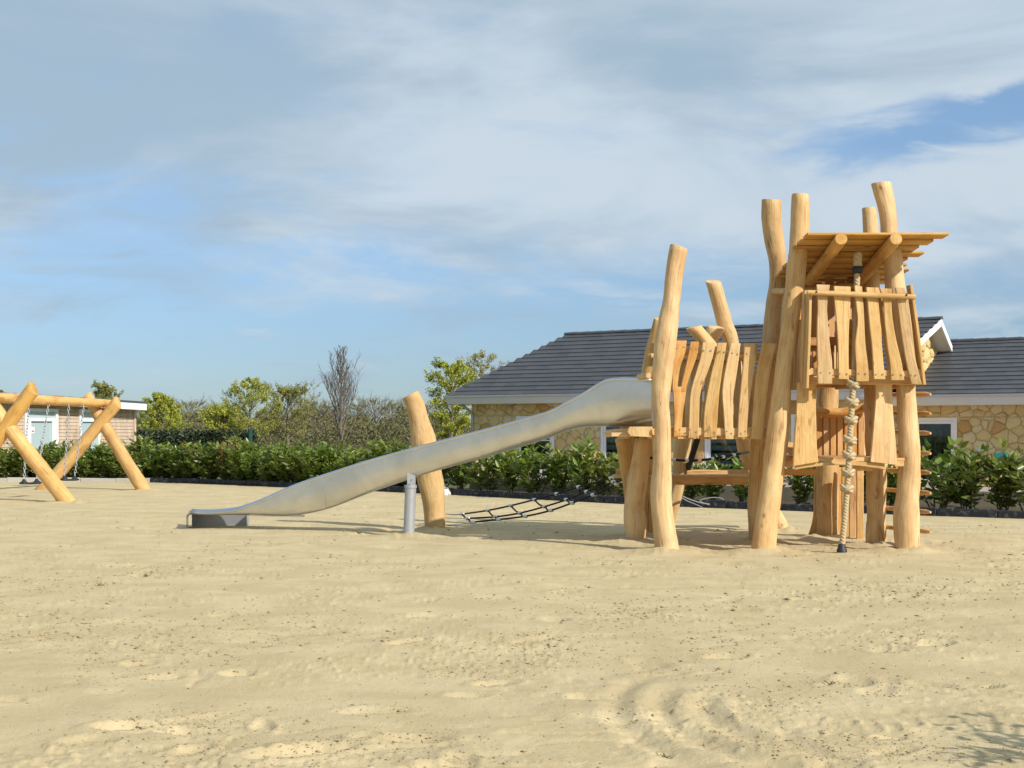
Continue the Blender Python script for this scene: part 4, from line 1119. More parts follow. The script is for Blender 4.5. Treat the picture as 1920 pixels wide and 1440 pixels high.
# down pipe, wall lamp, small fittings
tdp = t_w0+.06
m = MB(); m.tube([hp_(tdp-.25,DW-.30,EZ-.27), hp_(tdp-.05,DW-.08,EZ-.50), hp_(tdp,DW-.07,EZ-.62), hp_(tdp,DW-.07,.05)], .045, 10); m.build('down_pipe', GALV, house)
tl = t_at(960, DW); zl = z_at(960, 757, DW)
m = MB(); hbox(m, tl-.11, tl+.11, DW-.16, DW-.06, zl-.05, zl+.06); hbox(m, tl-.05, tl+.05, DW-.07, DW+.01, zl-.02, zl+.09); m.build('wall_lamp', GALV, house, smooth=False)
def wallbox(px, py, w, h, name, mat, dep=.08):
    t_ = t_at(px, WD); z = z_at(px, py, WD); m = MB(); hbox(m, t_-w/2, t_+w/2, WD-dep-.05, WD, z-h/2, z+h/2); m.build(name, mat, house, smooth=False)
TEAL, _, _ = mat_new('teal_plastic', (.0,.30,.36), .4)
wallbox(1881, 855, .26, .15, 'letter_box', TEAL, .12); wallbox(1837, 842, .09, .10, 'outdoor_socket', GALV)
t_ = t_at(1850, WD-.4); z = z_at(1850, 865, WD-.4)
m = MB(); m.tube([hp_(t_-.16,WD-.35,z), hp_(t_-.02,WD-.35,z+.0), hp_(t_+.04,WD-.35,z-.06), hp_(t_+.06,WD-.35,TZ)], .022, 8); m.build('stand_pipe', BLACK, house)

# terrace and its low wall
PAVE, t, b = mat_new('pink_paving', (.42,.33,.28), .9)
br_ = N(t, 'ShaderNodeTexBrick', inp={'Scale': 1.0, 'Color1': (.44,.34,.29,1), 'Color2': (.37,.29,.25,1), 'Mortar': (.22,.18,.15,1), 'Mortar Size': .02, 'Brick Width': .6, 'Row Height': .6}); br_.offset = 0
t.links.new(coord(t, 'Object', (1,1,1)), br_.inputs['Vector']); t.links.new(br_.outputs[0], b.inputs['Base Color'])
m = MB(); pl_ = []
for px in range(880, 2700, 60):
    a = (px-960)/F; Yv = float(kerbY(a))+2.3; pl_.append((a*Yv, Yv, TZ-.01))
m.add(pl_+[tuple(hp_(30,6,TZ-.01)), tuple(hp_(-.6,6,TZ-.01))], [tuple(range(len(pl_)+2))])
tag(m.build('terrace', PAVE, smooth=False), 'pinkish paved terrace in front of the house', kind='structure')
LOWW, t, b = mat_new('rendered_low_wall', (.30,.25,.17), .95, spec=.1)
g = noise(t, coord(t, 'Object', (1,1,1)), 5, 6, .7); t.links.new(mixc(t, g, (.24,.20,.135), (.35,.30,.21)), b.inputs['Base Color'])
m = MB(); rings = []
for px in range(880, 2700, 60):
    a = (px-960)/F; Yv = float(kerbY(a))+2.15; rings.append([Vector((a*Yv,Yv,-.1)), Vector((a*(Yv+.18),Yv+.18,-.1)), Vector((a*(Yv+.18),Yv+.18,.34)), Vector((a*Yv,Yv,.34))])
m.loft(rings); tag(m.build('low_wall', LOWW, smooth=False), 'low rendered garden wall behind the right hand shrubs', 'wall')

# ------------------------------------------------------------------ timber cabin on the left
P1 = Vector((-12.72, 52, 0)); P0 = Vector((-15.77, 46, 0)); V_ = (P1-P0).normalized(); NV = Vector((V_.y, -V_.x, 0))   # NV points to the viewer side
cabin = thing('timber_cabin', P1+Vector((0,0,0)), 'flat roofed timber clad cabin behind the swings', 'cabin')
def ct_at(px, off=0):
    a = (px-960)/F; o_ = P1+NV*off; return -((a*o_.y-o_.x)/(-(V_.x)+a*V_.y)) if False else (a*o_.y-o_.x)/(V_.x-a*V_.y)
def cp(t_, n, z): return P1+V_*t_+NV*n+Vector((0,0,z))
def cz_at(px, py, off=0):
    p = cp(ct_at(px, off), off, 0); return H+(HZ-py)/F*p.y
CLAD = wood_material('weathered_cladding', (.64,.52,.41), (.52,.41,.31), (.36,.28,.20), fine=.5)
def cbox(m, t0, t1, n0, n1, z0, z1):
    return m.box(cp((t0+t1)/2,(n0+n1)/2,(z0+z1)/2), V_*(abs(t1-t0)/2), NV*(abs(n1-n0)/2), Vector((0,0,(z1-z0)/2)))
wt1 = ct_at(252, -.5); wt0 = wt1-9.5
ops = [(ct_at(45,-.5), ct_at(107,-.5)), (ct_at(147,-.5), ct_at(186,-.5))]
ctop = cz_at(76, 766, -.5)
m = MB(); zz_ = .0; row = .115
while zz_ < 2.30:
    cur = wt0
    for a, bb in ops:
        lo = .1 if a == ops[0][0] else .55
        if zz_+row > lo and zz_ < ctop:
            cbox(m, cur, a, -.5, -.52-.0, zz_, zz_+row-.014); cur = bb
    cbox(m, cur, wt1, -.5, -.52, zz_, zz_+row-.014)
    zz_ += row
tag(m.build('cladding', CLAD, cabin, smooth=False), kind='stuff')
m = MB()
cur = wt0
for a, bb in ops:
    cbox(m, cur, a, -.53, -.7, 0, 2.36); cbox(m, a, bb, -.53, -.7, ctop, 2.36); cur = bb
cbox(m, cur, wt1, -.53, -.7, 0, 2.36); cbox(m, wt1-.12, wt1, -.71, -5, 0, 2.36); cbox(m, wt0, wt1-.13, -4.9, -5, 0, 2.36)
m.build('wall', CLAD, cabin, smooth=False)
m = MB(); cbox(m, wt1-.05, wt1+.05, -.46, -.60, 0, 2.33); m.build('corner_board', CLAD, cabin, smooth=False)
FROST, _, _ = mat_new('frosted_glass', (.36,.45,.47), .25)
for k, (a, bb) in enumerate(ops):
    z0 = .08 if k == 0 else .55
    m = MB(); w_ = .10
    cbox(m, a, a+w_, -.44, -.60, z0, ctop); cbox(m, bb-w_, bb, -.44, -.60, z0, ctop); cbox(m, a+w_, bb-w_, -.44, -.60, ctop-w_, ctop); cbox(m, a+w_, bb-w_, -.44, -.60, z0, z0+w_)
    zt2 = ctop-.36; cbox(m, a+w_, bb-w_, -.44, -.60, zt2-.05, zt2+.05)
    if k == 0: cbox(m, a+w_+.002, a+w_+.16, -.45, -.58, z0+w_, zt2-.05); cbox(m, bb-w_-.16, bb-w_-.002, -.45, -.58, z0+w_, zt2-.05)
    fr_ = m.build('door' if k == 0 else 'window', WHITE, cabin, smooth=False)
    m = MB(); cbox(m, a+w_, bb-w_, -.52, -.53, z0+w_, ctop-w_); m.build('pane', FROST, fr_, smooth=False)
    if k == 0:
        m = MB(); cbox(m, a+.33, a+.47, -.515, -.519, 1.36, 1.56); NOTE, _, _ = mat_new('paper_notice', (.75,.72,.72), .8); nt_ = m.build('notice', NOTE, fr_, smooth=False)
        m = MB(); cbox(m, a+.35, a+.45, -.511, -.5145, 1.40, 1.45); RED, _, _ = mat_new('red_print', (.55,.12,.1), .7); m.build('notice_print', RED, nt_, smooth=False)
# roof slab: white fascia, dark edge
def croof(zoff, h, n0, n1, t0, t1, name, mat):
    m = MB(); zr0, zr1 = 2.60, 2.42
    za = lambda tt: zr1+(zr0-zr1)*(-tt/7.0)
    v = []
    for tt, nn in ((t0,n0),(t1,n0),(t1,n1),(t0,n1)): v.append(cp(tt,nn,za(tt)+zoff))
    v += [p-Vector((0,0,h)) for p in v]
    m.add(v, [(0,1,2,3),(7,6,5,4),(0,4,5,1),(1,5,6,2),(2,6,7,3),(3,7,4,0)]); return m.build(name, mat, cabin, smooth=False)
croof(-.02, .24, 0, -6, -11, 0, 'fascia', WHITE); croof(.035, .052, .04, -6.1, -11.1, .05, 'roof_edge', TILE)

# ------------------------------------------------------------------ planting
LEAF, t, b = mat_new('laurel_leaf', (.05,.10,.02), .32, spec=.5)
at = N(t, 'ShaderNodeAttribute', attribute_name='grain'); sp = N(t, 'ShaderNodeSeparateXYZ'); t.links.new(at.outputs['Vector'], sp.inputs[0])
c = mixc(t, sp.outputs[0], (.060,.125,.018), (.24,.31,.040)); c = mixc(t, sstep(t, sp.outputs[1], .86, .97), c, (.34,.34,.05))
oi = N(t, 'ShaderNodeObjectInfo'); c = mixc(t, mth(t, 'MULTIPLY', mth(t, 'POWER', oi.outputs['Random'], 2.0), .55), c, (.22,.21,.035))
c = mixc(t, mth(t, 'MULTIPLY', mth(t, 'FRACT', mth(t, 'MULTIPLY', oi.outputs['Random'], 9.7)), .35), c, (.035,.075,.02))
t.links.new(c, b.inputs['Base Color']); b.inputs['Subsurface Weight'].default_value = 0
tr_ = N(t, 'ShaderNodeBsdfTranslucent'); t.links.new(mixc(t, .5, c, (.20,.30,.03)), tr_.inputs[0])
mx = N(t, 'ShaderNodeMixShader', inp={0: .28}); t.links.new(b.outputs[0], mx.inputs[1]); t.links.new(tr_.outputs[0], mx.inputs[2]); t.links.new(mx.outputs[0], t.nodes['Material Output'].inputs[0])
RUST = LEAF.copy(); RUST.name = 'rusty_laurel_leaf'
for n_ in RUST.node_tree.nodes:
    if n_.type == 'MIX' and tuple(round(x, 3) for x in n_.inputs[7].default_value[:3]) == (.24,.31,.04):
        n_.inputs[6].default_value = (.10,.09,.02,1); n_.inputs[7].default_value = (.46,.22,.06,1)
STEM, _, _ = mat_new('shrub_stem', (.12,.085,.05), .9)
def leaf_np(P, D, S, L, wfac, rnd, curl=.12):
    """arrays of folded lance-shaped leaves: P base, D direction, S side"""
    n = len(P); Nn = np.cross(D, S)
    prof = ((0,0),(.3,.5),(.65,.42),(1,0))
    V = np.zeros((n, 8, 3)); L = L[:, None]; Wd = L*wfac
    mid = [P+D*L*u-Nn*L*curl*u*u*1.5 for u in (0,.35,.72,1)]
    V[:,0] = mid[0]; V[:,1] = mid[1]-Nn*Wd*.12; V[:,2] = mid[2]-Nn*Wd*.08; V[:,3] = mid[3]
    V[:,4] = mid[1]+S*Wd*.5+Nn*Wd*.10; V[:,5] = mid[2]+S*Wd*.38+Nn*Wd*.08
    V[:,6] = mid[1]-S*Wd*.5+Nn*Wd*.10; V[:,7] = mid[2]-S*Wd*.38+Nn*Wd*.08
    f = np.array([[0,1,4,4],[1,2,5,4],[2,3,5,5],[0,6,1,1],[6,7,2,1],[7,3,2,2]])
    return V, f
def foliage_mesh(name, V, tris_quads, attr, mat):
    n, k, _ = V.shape; faces = []
    me_ = bpy.data.meshes.new(name)
    fl = []
    for q in tris_quads:
        q = list(dict.fromkeys(q)); fl.append(q)
    loops = []; starts = []; tot = []; s = 0
    per = [len(q) for q in fl]; flat = np.concatenate([np.array(q) for q in fl])
    allidx = (np.arange(n)[:, None]*k+flat[None, :]).ravel()
    starts = (np.arange(n)[:, None]*len(flat)+np.concatenate([[0], np.cumsum(per)[:-1]])[None, :]).ravel()
    tot = np.tile(per, n)
    me_.vertices.add(n*k); me_.vertices.foreach_set('co', V.reshape(-1).astype(np.float32))
    me_.loops.add(len(allidx)); me_.loops.foreach_set('vertex_index', allidx.astype(np.int32))
    me_.polygons.add(len(starts)); me_.polygons.foreach_set('loop_start', starts.astype(np.int32)); me_.polygons.foreach_set('loop_total', tot.astype(np.int32))
    me_.update(calc_edges=True)
    at_ = me_.attributes.new('grain', 'FLOAT_VECTOR', 'POINT'); at_.data.foreach_set('vector', np.repeat(attr, k, axis=0).astype(np.float32).ravel())
    me_.materials.append(mat); return me_
def unit(a): return a/np.maximum(1e-6, np.linalg.norm(a, axis=-1, keepdims=True))
def shrub_proto(seed, height, width, stems, leaf, mat, dens=1.0, low=.1):
    """returns (stem mesh, leaf mesh): upright branching stems with whorls of leaves"""
    r = np.random.RandomState(seed); rr = random.Random(seed); m = MB(); P = []; D = []; brt = []
    for s in range(stems):
        a = rr.uniform(0, 6.28); rad = rr.uniform(.2, 1)*width/2; h = height*rr.uniform(.72, 1.0)*(1-.25*(rad/(width/2))**2)
        base = Vector((math.cos(a)*rad*.25, math.sin(a)*rad*.25, -.03)); top = Vector((math.cos(a)*rad, math.sin(a)*rad, h))
        q = [base, base.lerp(top, .4)+Vector((rr.uniform(-.05,.05), rr.uniform(-.05,.05), .06)), top]
        q = [Vector(p) for p in catmull(q, 7)]
        m.tube(q, [.013*(1-.75*i/(len(q)-1)) for i in range(len(q))], 5)
        branches = [q]
        for k in range(rr.randint(3, 5)):
            i0 = rr.randint(1, len(q)-2); d = Vector((rr.uniform(-1,1), rr.uniform(-1,1), rr.uniform(.25,1.0))).normalized(); ln = rr.uniform(.2,.42)*height
            bq = [q[i0]+d*ln*u+Vector((0,0,.25*ln*u*u)) for u in (0,.33,.66,1)]; m.tube(bq, [.007,.006,.004,.003], 4); branches.append(bq)
        for bq in branches:
            L = sum((bq[i+1]-bq[i]).length for i in range(len(bq)-1)); nl = int(L/.026*dens)
            for i in range(nl):
                u = rr.random()**.75*(len(bq)-1); i0 = min(int(u), len(bq)-2); p = bq[i0].lerp(bq[i0+1], u-i0)
                if p.z < low*height and rr.random() < .6: continue
                ax = (bq[i0+1]-bq[i0]).normalized(); az = rr.uniform(0, 6.28); up = .25+.65*(u/(len(bq)-1))**2
                d = (Vector((math.cos(az), math.sin(az), rr.uniform(-.55,.5)))+ax*up).normalized()
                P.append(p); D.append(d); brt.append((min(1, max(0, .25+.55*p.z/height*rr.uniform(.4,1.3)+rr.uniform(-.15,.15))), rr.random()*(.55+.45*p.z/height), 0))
    P = np.array(P); D = unit(np.array(D)); S = unit(np.cross(D, r.normal(0, .7, P.shape)+np.array([0, 0, 1.0]))); L = leaf*r.uniform(.65, 1.2, len(P))
    V, f = leaf_np(P, D, S, L, .40, r)
    fm = foliage_mesh('foliage', V, f.tolist(), np.array(brt), mat)
    me_s = bpy.data.meshes.new('stems'); me_s.from_pydata(m.v, [], m.f); me_s.materials.append(STEM)
    return me_s, fm
def place_plant(name, parts, loc, rz, sc, label, cat, group=None):
    e = thing(name, loc, label, cat, group); e.rotation_euler = (0, 0, rz); e.scale = sc
    for nm, me_ in parts:
        o = bpy.data.objects.new(nm, me_); COL.objects.link(o); o.parent = e
    return e
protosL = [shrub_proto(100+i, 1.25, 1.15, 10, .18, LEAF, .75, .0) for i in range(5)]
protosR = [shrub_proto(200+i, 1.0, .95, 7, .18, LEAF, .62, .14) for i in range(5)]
rust = shrub_proto(300, 1.2, .7, 8, .10, RUST, 1.2, .4)
r3 = random.Random(12)
i = 0
for px in np.arange(-160, 800, 29):
    for row_ in (0, 1):
        a = (px+r3.uniform(-7,7)+row_*14-960)/F; Yv = float(kerbY(a))+.55+row_*.75+r3.uniform(-.1,.1)
        hgt = np.interp(px, [-160,240,330,560,800], [.70,.73,.78,.78,.84])*r3.uniform(.66,1.12)*(1.0 if row_ == 0 else 1.12)*Yv/41
        hz_ = 'behind the swings' if px < 285 else 'between swings and tallest green tree' if px < 430 else 'below the tallest green tree' if px < 520 else 'left of the bare upright tree' if px < 610 else 'below the bare upright tree' if px < 690 else 'left of the lone log post'
        st_, fm_ = protosL[r3.randrange(5)]
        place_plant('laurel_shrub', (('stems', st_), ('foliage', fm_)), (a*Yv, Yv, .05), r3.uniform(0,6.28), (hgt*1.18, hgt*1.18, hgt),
            ('front' if row_ == 0 else 'rear')+' row laurel in the dense hedge '+hz_, 'shrub', ('front' if row_ == 0 else 'rear')+' laurels of the dense hedge '+hz_)
for k, (px, py) in enumerate(((357,838),(418,838),(440,842))):
    a = (px-960)/F; Yv = float(kerbY(a))+.55
    place_plant('laurel_shrub', (('stems', rust[0]), ('foliage', rust[1])), (a*Yv, Yv, .05), k*2.1, (.62,.62,.88+.02*k), ('orange brown shoots in the hedge, leftmost of three', 'orange brown shoots in the hedge, middle of three', 'orange brown shoots in the hedge, rightmost of three')[k], 'shrub', 'browned shoots in the hedge')
right = [(826,1.0,'laurel shrub half hidden behind the lone log post'),(868,.98,'laurel shrub at the left corner of the house, right of the lone post'),(912,1.06,'laurel shrub left of the stone house door'),(958,.95,'laurel shrub below the left edge of the stone house door'),(1003,1.02,'laurel shrub in front of the stone house door'),(1046,.98,'laurel shrub just right of the stone house door'),(1093,1.08,'laurel shrub above the net, midway to the platform'),(1133,.90,'laurel shrub left of the platform legs behind the net'),(1180,.88,'laurel shrub behind the platform legs'),(1228,.72,'laurel shrub behind the left front tower post'),(1290,.70,'low laurel shrub seen under the bridge behind the cable'),(1340,.80,'laurel shrub under the bridge by the blind window'),(1392,.82,'laurel shrub under the right end of the bridge'),(1446,.66,'laurel shrub behind the tower left front post'),(1500,.78,'laurel shrub between tower post and plank wall'),(1560,.8,'laurel shrub hidden behind the tower plank wall'),(1612,.8,'laurel shrub right of the tower plank wall'),(1668,.82,'laurel shrub seen between the ladder rungs'),(1760,1.16,'tall laurel shrub in front of the curtained glass door'),(1818,1.0,'broad laurel shrub below the wall socket'),(1880,.92,'laurel shrub below the teal letter box'),(1930,1.05,'laurel shrub cut by the right edge of the picture')]
for px, hs_, lab in right:
    a = (px-960)/F; Yv = float(kerbY(a))+.75+r3.uniform(-.12,.2); st_, fm_ = protosR[r3.randrange(5)]
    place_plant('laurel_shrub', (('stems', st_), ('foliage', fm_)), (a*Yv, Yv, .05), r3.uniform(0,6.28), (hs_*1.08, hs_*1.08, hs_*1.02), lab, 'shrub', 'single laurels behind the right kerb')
# dark clipped hedge and green fence post in the background
HEDG, t, b = mat_new('dark_hedge_leaf', (.02,.035,.012), .6)
rs = np.random.RandomState(9); n = 9000
hx0, hx1 = (235-960)/F*62, (480-960)/F*62
P = np.stack([rs.uniform(hx0-1.5, hx1, n), 62+rs.uniform(-.3,.3,n), rs.uniform(.2, 1.44, n)+rs.normal(0,.03,n)], -1)
D = unit(rs.normal(0,1,(n,3))); S = unit(np.cross(D, rs.normal(0,1,(n,3)))); V, f = leaf_np(P, D, S, rs.uniform(.08,.16,n), .6, rs)
fm_ = foliage_mesh('ivy_hedge', V, f.tolist(), np.zeros((n,3)), HEDG); o = bpy.data.objects.new('ivy_hedge', fm_); COL.objects.link(o); tag(o, 'dark evergreen hedge strip behind the laurels, left of the green post', 'hedge')
GREENP, _, _ = mat_new('green_fence_post', (.01,.06,.04), .5)
m = MB(); p = W(469,806,60.0); m.tube([(p.x,60,0),(p.x,60,p.z)], .09, 8); m.tube([(p.x,60,p.z),(p.x,60,p.z+.03)], .10, 8); tag(m.build('fence_post', GREENP, sharp=40), 'dark green metal fence post beyond the hedge', 'post')

# ------------------------------------------------------------------ trees
BARK, t, b = mat_new('tree_bark', (.12,.095,.07), .95, spec=.1)
g = noise(t, coord(t, 'Object', (1,1,1)), 6, 5, .7); t.links.new(mixc(t, g, (.13,.105,.08), (.25,.205,.16)), b.inputs['Base Color'])
def leafmat(name, a, bcol, transl=.35):
    m_, t, b = mat_new(name, a, .6, spec=.2)
    at = N(t, 'ShaderNodeAttribute', attribute_name='grain'); sp = N(t, 'ShaderNodeSeparateXYZ'); t.links.new(at.outputs['Vector'], sp.inputs[0])
    c = mixc(t, sp.outputs[0], a, bcol); t.links.new(c, b.inputs['Base Color'])
    tr_ = N(t, 'ShaderNodeBsdfTranslucent'); t.links.new(c, tr_.inputs[0]); mx = N(t, 'ShaderNodeMixShader', inp={0: transl})
    t.links.new(b.outputs[0], mx.inputs[1]); t.links.new(tr_.outputs[0], mx.inputs[2]); t.links.new(mx.outputs[0], t.nodes['Material Output'].inputs[0]); return m_
SPRING = leafmat('spring_leaf', (.33,.37,.055), (.52,.52,.085)); PALE = leafmat('pale_bud_leaf', (.40,.38,.14), (.52,.48,.20))
OLIVE = leafmat('olive_leaf', (.26,.27,.07), (.38,.36,.10))
def tree_mesh(seed, height, width, kind, leaf=.13, nleaf=9, trunk=.12, clear=.18):
    rr = random.Random(seed); rs = np.random.RandomState(seed); m = MB(); P = []; B = []
    lean = Vector((rr.uniform(-.04,.04), rr.uniform(-.04,.04), 0))*height
    def trunk_at(u): return Vector((lean.x*u, lean.y*u, height*u))+Vector((math.sin(u*5+seed)*.015*height*u, math.cos(u*4+seed)*.015*height*u, 0))
    tq = [trunk_at(i/9*.96) for i in range(10)]; m.tube(tq, [trunk*(1-.9*i/9) for i in range(10)], 7)
    n1_ = 40 if kind == 'upright' else 34
    for i in range(n1_):
        u = clear+(.97-clear)*(i+rr.random())/n1_; o_ = trunk_at(u*.96); az = i*2.4+rr.uniform(-.4,.4)
        v_ = (u-clear)/(1-clear)
        if kind == 'upright': rad = width/2*(.95-.75*v_)*rr.uniform(.6,1.1); rise = 2.4
        elif kind == 'round': rad = width/2*math.sqrt(max(.02, 1-(2*v_-.85)**2*.75))*rr.uniform(.7,1.1); rise = .9
        else: rad = width/2*(1-v_)**.62*(.55+.45*min(1, v_*4))*rr.uniform(.75,1.1); rise = .75   # cone
        d = Vector((math.cos(az), math.sin(az), rise*rr.uniform(.7,1.25))); d.normalize(); ln = rad/max(.2, math.hypot(d.x, d.y))
        ln = min(ln, (height*1.0-o_.z)/max(.05, d.z)*1.02)
        e = o_+d*ln+Vector((0,0,-.05*ln)); q = [o_, o_.lerp(e,.35)+Vector((0,0,.06*ln)), o_.lerp(e,.7)+Vector((rr.uniform(-.1,.1)*ln*.5, rr.uniform(-.1,.1)*ln*.5, .05*ln)), e]
        r0 = max(.012, trunk*.34*(1-.7*u)); m.tube(q, [r0, r0*.7, r0*.45, .009], 4)
        for k in range(7 if kind != 'bare' else 9):
            uu = rr.uniform(.22, 1.0); i0 = min(2, int(uu*3)); p = q[i0].lerp(q[i0+1], uu*3-i0)
            dd = (d*.7+Vector((rr.uniform(-1,1), rr.uniform(-1,1), rr.uniform(-.2,1.0)))*.75).normalized()
            if kind == 'upright': dd = (dd+Vector((0,0,.9))).normalized()
            l2 = ln*rr.uniform(.22,.45); p2 = p+dd*l2; pm = p.lerp(p2,.5)+Vector((0,0,.05*l2)); m.tube([p, pm, p2], [.012,.010,.006], 3)
            for k2 in range(5):
                u3 = rr.uniform(.3,1); b0 = p.lerp(p2,u3); d3 = (dd+Vector((rr.uniform(-1,1), rr.uniform(-1,1), rr.uniform(-.5,.8)))*.8).normalized(); l3 = l2*rr.uniform(.3,.55); b1 = b0+d3*l3
                m.tube([b0, b1], [.008,.004], 3, caps=False)
                for k3 in range(nleaf):
                    pt_ = b0.lerp(b1, rr.random()*1.1)+Vector((rr.gauss(0,.05), rr.gauss(0,.05), rr.gauss(0,.05))); P.append(pt_); B.append((min(1,max(0,.5+.35*math.sin(az*1.7+u*9)+rr.uniform(-.25,.25))),0,0))
    sm_ = bpy.data.meshes.new('trunk'); sm_.from_pydata(m.v, [], m.f); sm_.materials.append(BARK)
    if not P: return sm_, None
    P = np.array(P); n = len(P); D = unit(rs.normal(0,1,(n,3))); S = unit(np.cross(D, rs.normal(0,1,(n,3)))); L = leaf*rs.uniform(.6,1.25,n)
    return sm_, (P, D, S, L, np.array(B), rs)
def tree(name, px, ytop, Yv, wpx, kind, mat, seed, label, cat='tree', group=None, nleaf=9, leaf=.13, trunk=.12, clear=.18):
    X = (px-960)/F*Yv; h = H+(HZ-ytop)/F*Yv+.1; w = wpx/F*Yv
    sm_, lf = tree_mesh(seed, h, w, kind, leaf, nleaf, trunk, clear)
    e = thing(name, (X, Yv, -.1), label, cat, group)
    o = bpy.data.objects.new('trunk', sm_); COL.objects.link(o); o.parent = e
    if lf is not None:
        P, D, S, L, B, rs = lf; V, f = leaf_np(P, D, S, L, .62, rs)
        o = bpy.data.objects.new('crown', foliage_mesh('crown', V, f.tolist(), B, mat)); COL.objects.link(o); o.parent = e
    return e
tree('spring_tree', 306, 738, 100, 104, 'cone', SPRING, 1, 'dense yellow green tree right of the timber cabin', nleaf=11, leaf=.115, clear=.06)
tree('spring_tree', 466, 708, 108, 132, 'cone', SPRING, 2, 'tallest yellow green tree, above the browned hedge shoots', nleaf=7, leaf=.11, clear=.08)
tree('spring_tree', 540, 732, 112, 104, 'round', OLIVE, 3, 'olive green tree between tallest green tree and bare tree', nleaf=7, leaf=.11, clear=.08)
tree('bare_tree', 641, 657, 96, 92, 'upright', None, 4, 'tall narrow bare tree with reddish brown upright twigs', nleaf=0, trunk=.14, clear=.06)
tree('spring_tree', 846, 686, 92, 96, 'round', SPRING, 5, 'yellow green tree left of the stone house gutter', nleaf=9, leaf=.12, clear=.10)
tree('spring_tree', 900, 659, 120, 62, 'round', PALE, 6, 'pale budding tree rising behind the stone house roof edge', nleaf=3, leaf=.13, clear=.3)
tree('spring_tree', 198, 723, 125, 52, 'round', OLIVE, 7, 'small budding tree top above the cabin roof', nleaf=5, leaf=.15)
tree('spring_tree', 3, 727, 120, 40, 'cone', OLIVE, 8, 'budding tree tip above the cabin at the left edge', nleaf=5, leaf=.14)
tree('spring_tree', 420, 772, 118, 90, 'round', SPRING, 9, 'low bright green bush left of the tallest green tree', nleaf=7, leaf=.15, clear=.0)
rows = [(352,757,150,90),(392,764,158,80),(590,757,150,90),(672,757,165,78),(703,752,160,84),(737,755,165,80),(768,757,170,84),(800,760,160,70),(262,768,160,70),(508,768,170,80),(428,762,165,90),(620,762,170,80)]
labs = ['bare grey brown tree right of the dense green tree','bare tree behind the low bright bush','bare tree just left of the tall narrow bare tree','bare tree right of the tall narrow one, first of the row','bare tree second in the row left of the lone post','bare tree third in the row left of the lone post','bare tree right behind the lone log post','bare tree between lone post and yellow green tree','bare tree at the right end of the cabin','bare tree in the gap between the two spring trees','bare tree behind the left flank of the tallest green tree','bare tree behind the tall narrow bare tree']
for i, ((px, yt, Yv, wp), lb) in enumerate(zip(rows, labs)):
    tree('bare_tree', px, yt, Yv, wp, 'bare' if i % 2 else 'round', OLIVE, 40+i, lb, 'tree', 'bare trees in the far row', nleaf=1, leaf=.10, trunk=.17, clear=.22)
# far scrub under the trees, nobody could count it
n = 40000; rs = np.random.RandomState(31)
pxs = rs.uniform(180, 960, n); Yv = rs.uniform(128, 185, n)
top = 1.4+(810-(779+9*np.sin(pxs*.03)+7*np.sin(pxs*.071+1)+4*np.sin(pxs*.19)))/F*Yv
P = np.stack([(pxs-960)/F*Yv, Yv, rs.uniform(0,1,n)**.8*(top)+.0], -1); D = unit(rs.normal(0,1,(n,3))); S = unit(np.cross(D, rs.normal(0,1,(n,3))))
V, f = leaf_np(P, D, S, rs.uniform(.2,.5,n), .35, rs)
SCRUB = leafmat('far_scrub', (.135,.115,.072), (.19,.19,.07), .2)
o = bpy.data.objects.new('far_scrub', foliage_mesh('far_scrub', V, f.tolist(), np.stack([rs.uniform(0,1,n), np.zeros(n), np.zeros(n)], -1), SCRUB)); COL.objects.link(o); tag(o, 'brown and green scrub under the far row of trees', kind='stuff')
# garden tree beside the photographer: only its shadow shows in the lower right corner
def shadow_src(px, py, s):
    Yv = YG(py); p = Vector(((px-960)/F*Yv, Yv, 0)); hd = Vector((TOSUN.x, TOSUN.y, 0)).normalized(); return p+hd*s+Vector((0,0,s*math.tan(SUN_EL)))
base = Vector((3.75, 5.5, 0)); e = thing('leafy_shrub', base, 'leafy shrub just outside the frame whose twigs shade the sand', 'shrub')
m = MB(); crown_c = shadow_src(1960, 1430, 1.7); P = []
m.tube([base+Vector((0,0,-.1)), base.lerp(Vector((crown_c.x,crown_c.y,0)),.4)+Vector((0,0,.5)), Vector((crown_c.x,crown_c.y,crown_c.z))+Vector((.2,-.1,.3))], [.05,.035,.012], 7)
rr = random.Random(77)
for tx, ty in ((1800,1350),(1830,1375),(1815,1405),(1850,1340),(1870,1385),(1890,1420),(1780,1425),(1905,1362),(1835,1432)):
    q1 = shadow_src(tx, ty, rr.uniform(1.4, 1.8)); q0 = Vector((crown_c.x+.3, crown_c.y-.15, crown_c.z+.15)); mid = (q0+q1)/2+Vector((0,0,.08)); m.tube([q0, mid, q1], [.012,.008,.004], 4)
    for k in range(13):
        u = rr.uniform(.35,1.05); p = (q0.lerp(mid,u*2) if u < .5 else mid.lerp(q1,u*2-1)); P.append(p+Vector((rr.gauss(0,.03),rr.gauss(0,.03),rr.gauss(0,.03))))
m.build('trunk', BARK, e)
P = np.array(P)-np.array(base); n = len(P); rs = np.random.RandomState(3); D = unit(rs.normal(0,1,(n,3))); S = unit(np.cross(D, rs.normal(0,1,(n,3)))); V, f = leaf_np(P, D, S, rs.uniform(.06,.11,n), .4, rs)
o = bpy.data.objects.new('crown', foliage_mesh('crown', V, f.tolist(), np.full((n,3),.5), LEAF)); COL.objects.link(o); o.parent = e

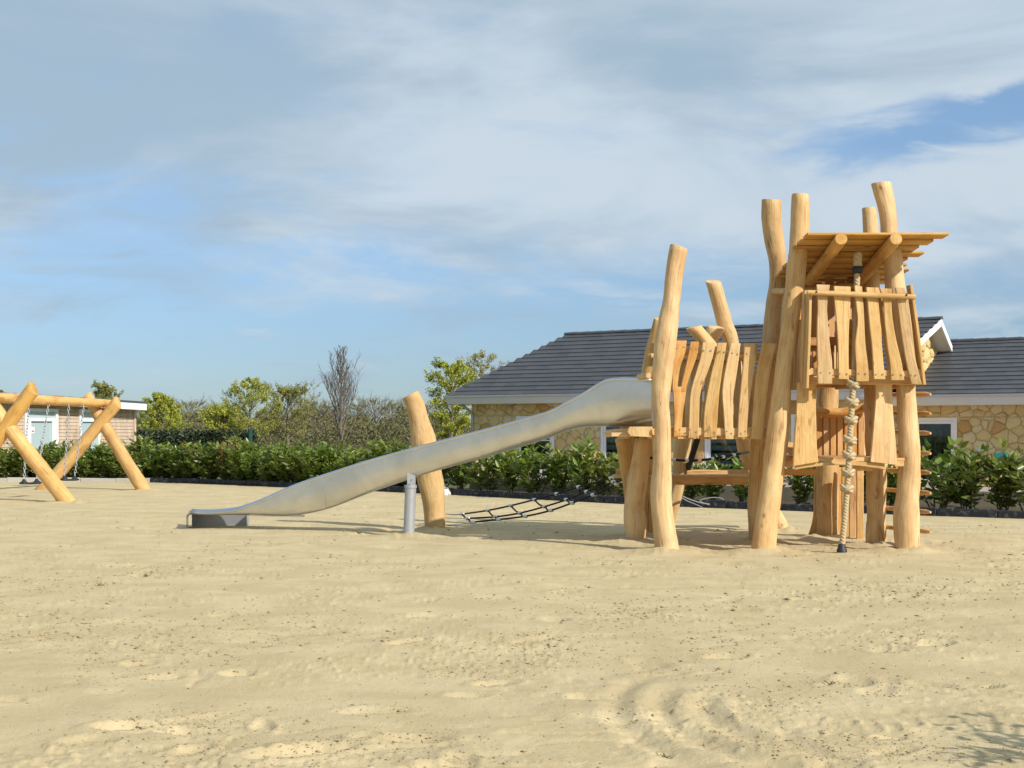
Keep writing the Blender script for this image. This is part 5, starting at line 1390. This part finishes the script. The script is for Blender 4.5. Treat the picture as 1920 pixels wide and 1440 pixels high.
# ------------------------------------------------------------------ small things
CABLE, _, _ = mat_new('grey_cable', (.24,.24,.24), .6)
def gpt(px, py, z): Yv = YG(py, z); return Vector(((px-960)/F*Yv, Yv, z))
Yc = 27.9
m = MB(); loop = [(1268,918),(1280,930),(1298,938),(1320,944),(1345,945),(1357,941),(1354,935),(1335,933),(1312,939),(1330,947)]
m.tube([Vector(p) for p in catmull([W(x,y,Yc-.35) for x, y in loop], 60)], .011, 5)
m.tube([Vector(p) for p in catmull([W(1270,926,Yc-.35),W(1286,938,Yc-.35),W(1305,946,Yc-.35),W(1318,952,Yc-.38)], 20)], .009, 5)
tag(m.build('cable', CABLE), 'loose loop of pale cable lying on the kerb under the bridge', 'cable')
BAG, _, _ = mat_new('white_bag', (.78,.78,.77), .6)
m = MB(); c0 = W(833,924,33.2); rings = []
for k in range(7):
    a_ = math.pi*k/6; rr_ = .14*math.sin(a_)+.005
    rings.append([c0+Vector((math.cos(2*math.pi*j/10)*rr_*(1+.18*math.sin(j*2.3+k)), math.sin(2*math.pi*j/10)*rr_, -.13*math.cos(a_)+.01*math.sin(j*3+k))) for j in range(10)])
m.loft(rings); tag(m.build('white_bag', BAG), 'small crumpled white bag by the kerb, right of the lone post', 'bag')
TUFT, _, _ = mat_new('dry_tuft', (.10,.085,.05), .9)
for k, (px, py, lb) in enumerate(((790,1383,'dry dark plant tuft in the long hollow, lower middle'),(1560,1281,'dry dark plant tuft in the sand, right of the scraped arcs'),(1666,1385,'dry dark plant tuft near the bottom, left of the branch shadow'),(1863,1287,'dry dark plant tuft near the right edge'),(1240,1418,'small dark tuft at the bottom edge, centre right'),(186,1098,'dry dark plant tuft on the left sand'))):
    Yv = YG(py); X = (px-960)/F*Yv; z0 = float(sand_height(np.array([[X]]), np.array([[Yv]]))[0, 0]); m = MB(); rr = random.Random(k)
    for j in range(26):
        a_ = rr.uniform(0, 6.28); l_ = rr.uniform(.02,.06)*(1 if k != 4 else .6)*(1.6 if k == 5 else 1); el = rr.uniform(.1,.8); d = Vector((math.cos(a_)*math.cos(el), math.sin(a_)*math.cos(el), math.sin(el)))
        b0 = Vector((X+rr.uniform(-.03,.03), Yv+rr.uniform(-.02,.02), z0-.004)); m.tube([b0, b0+d*l_*.6+Vector((0,0,.004)), b0+d*l_], [.0028,.002,.001], 3)
    tag(m.build('dry_tuft', TUFT), lb, 'plant', 'dry tufts in the sand')
print('objects', len(bpy.data.objects))
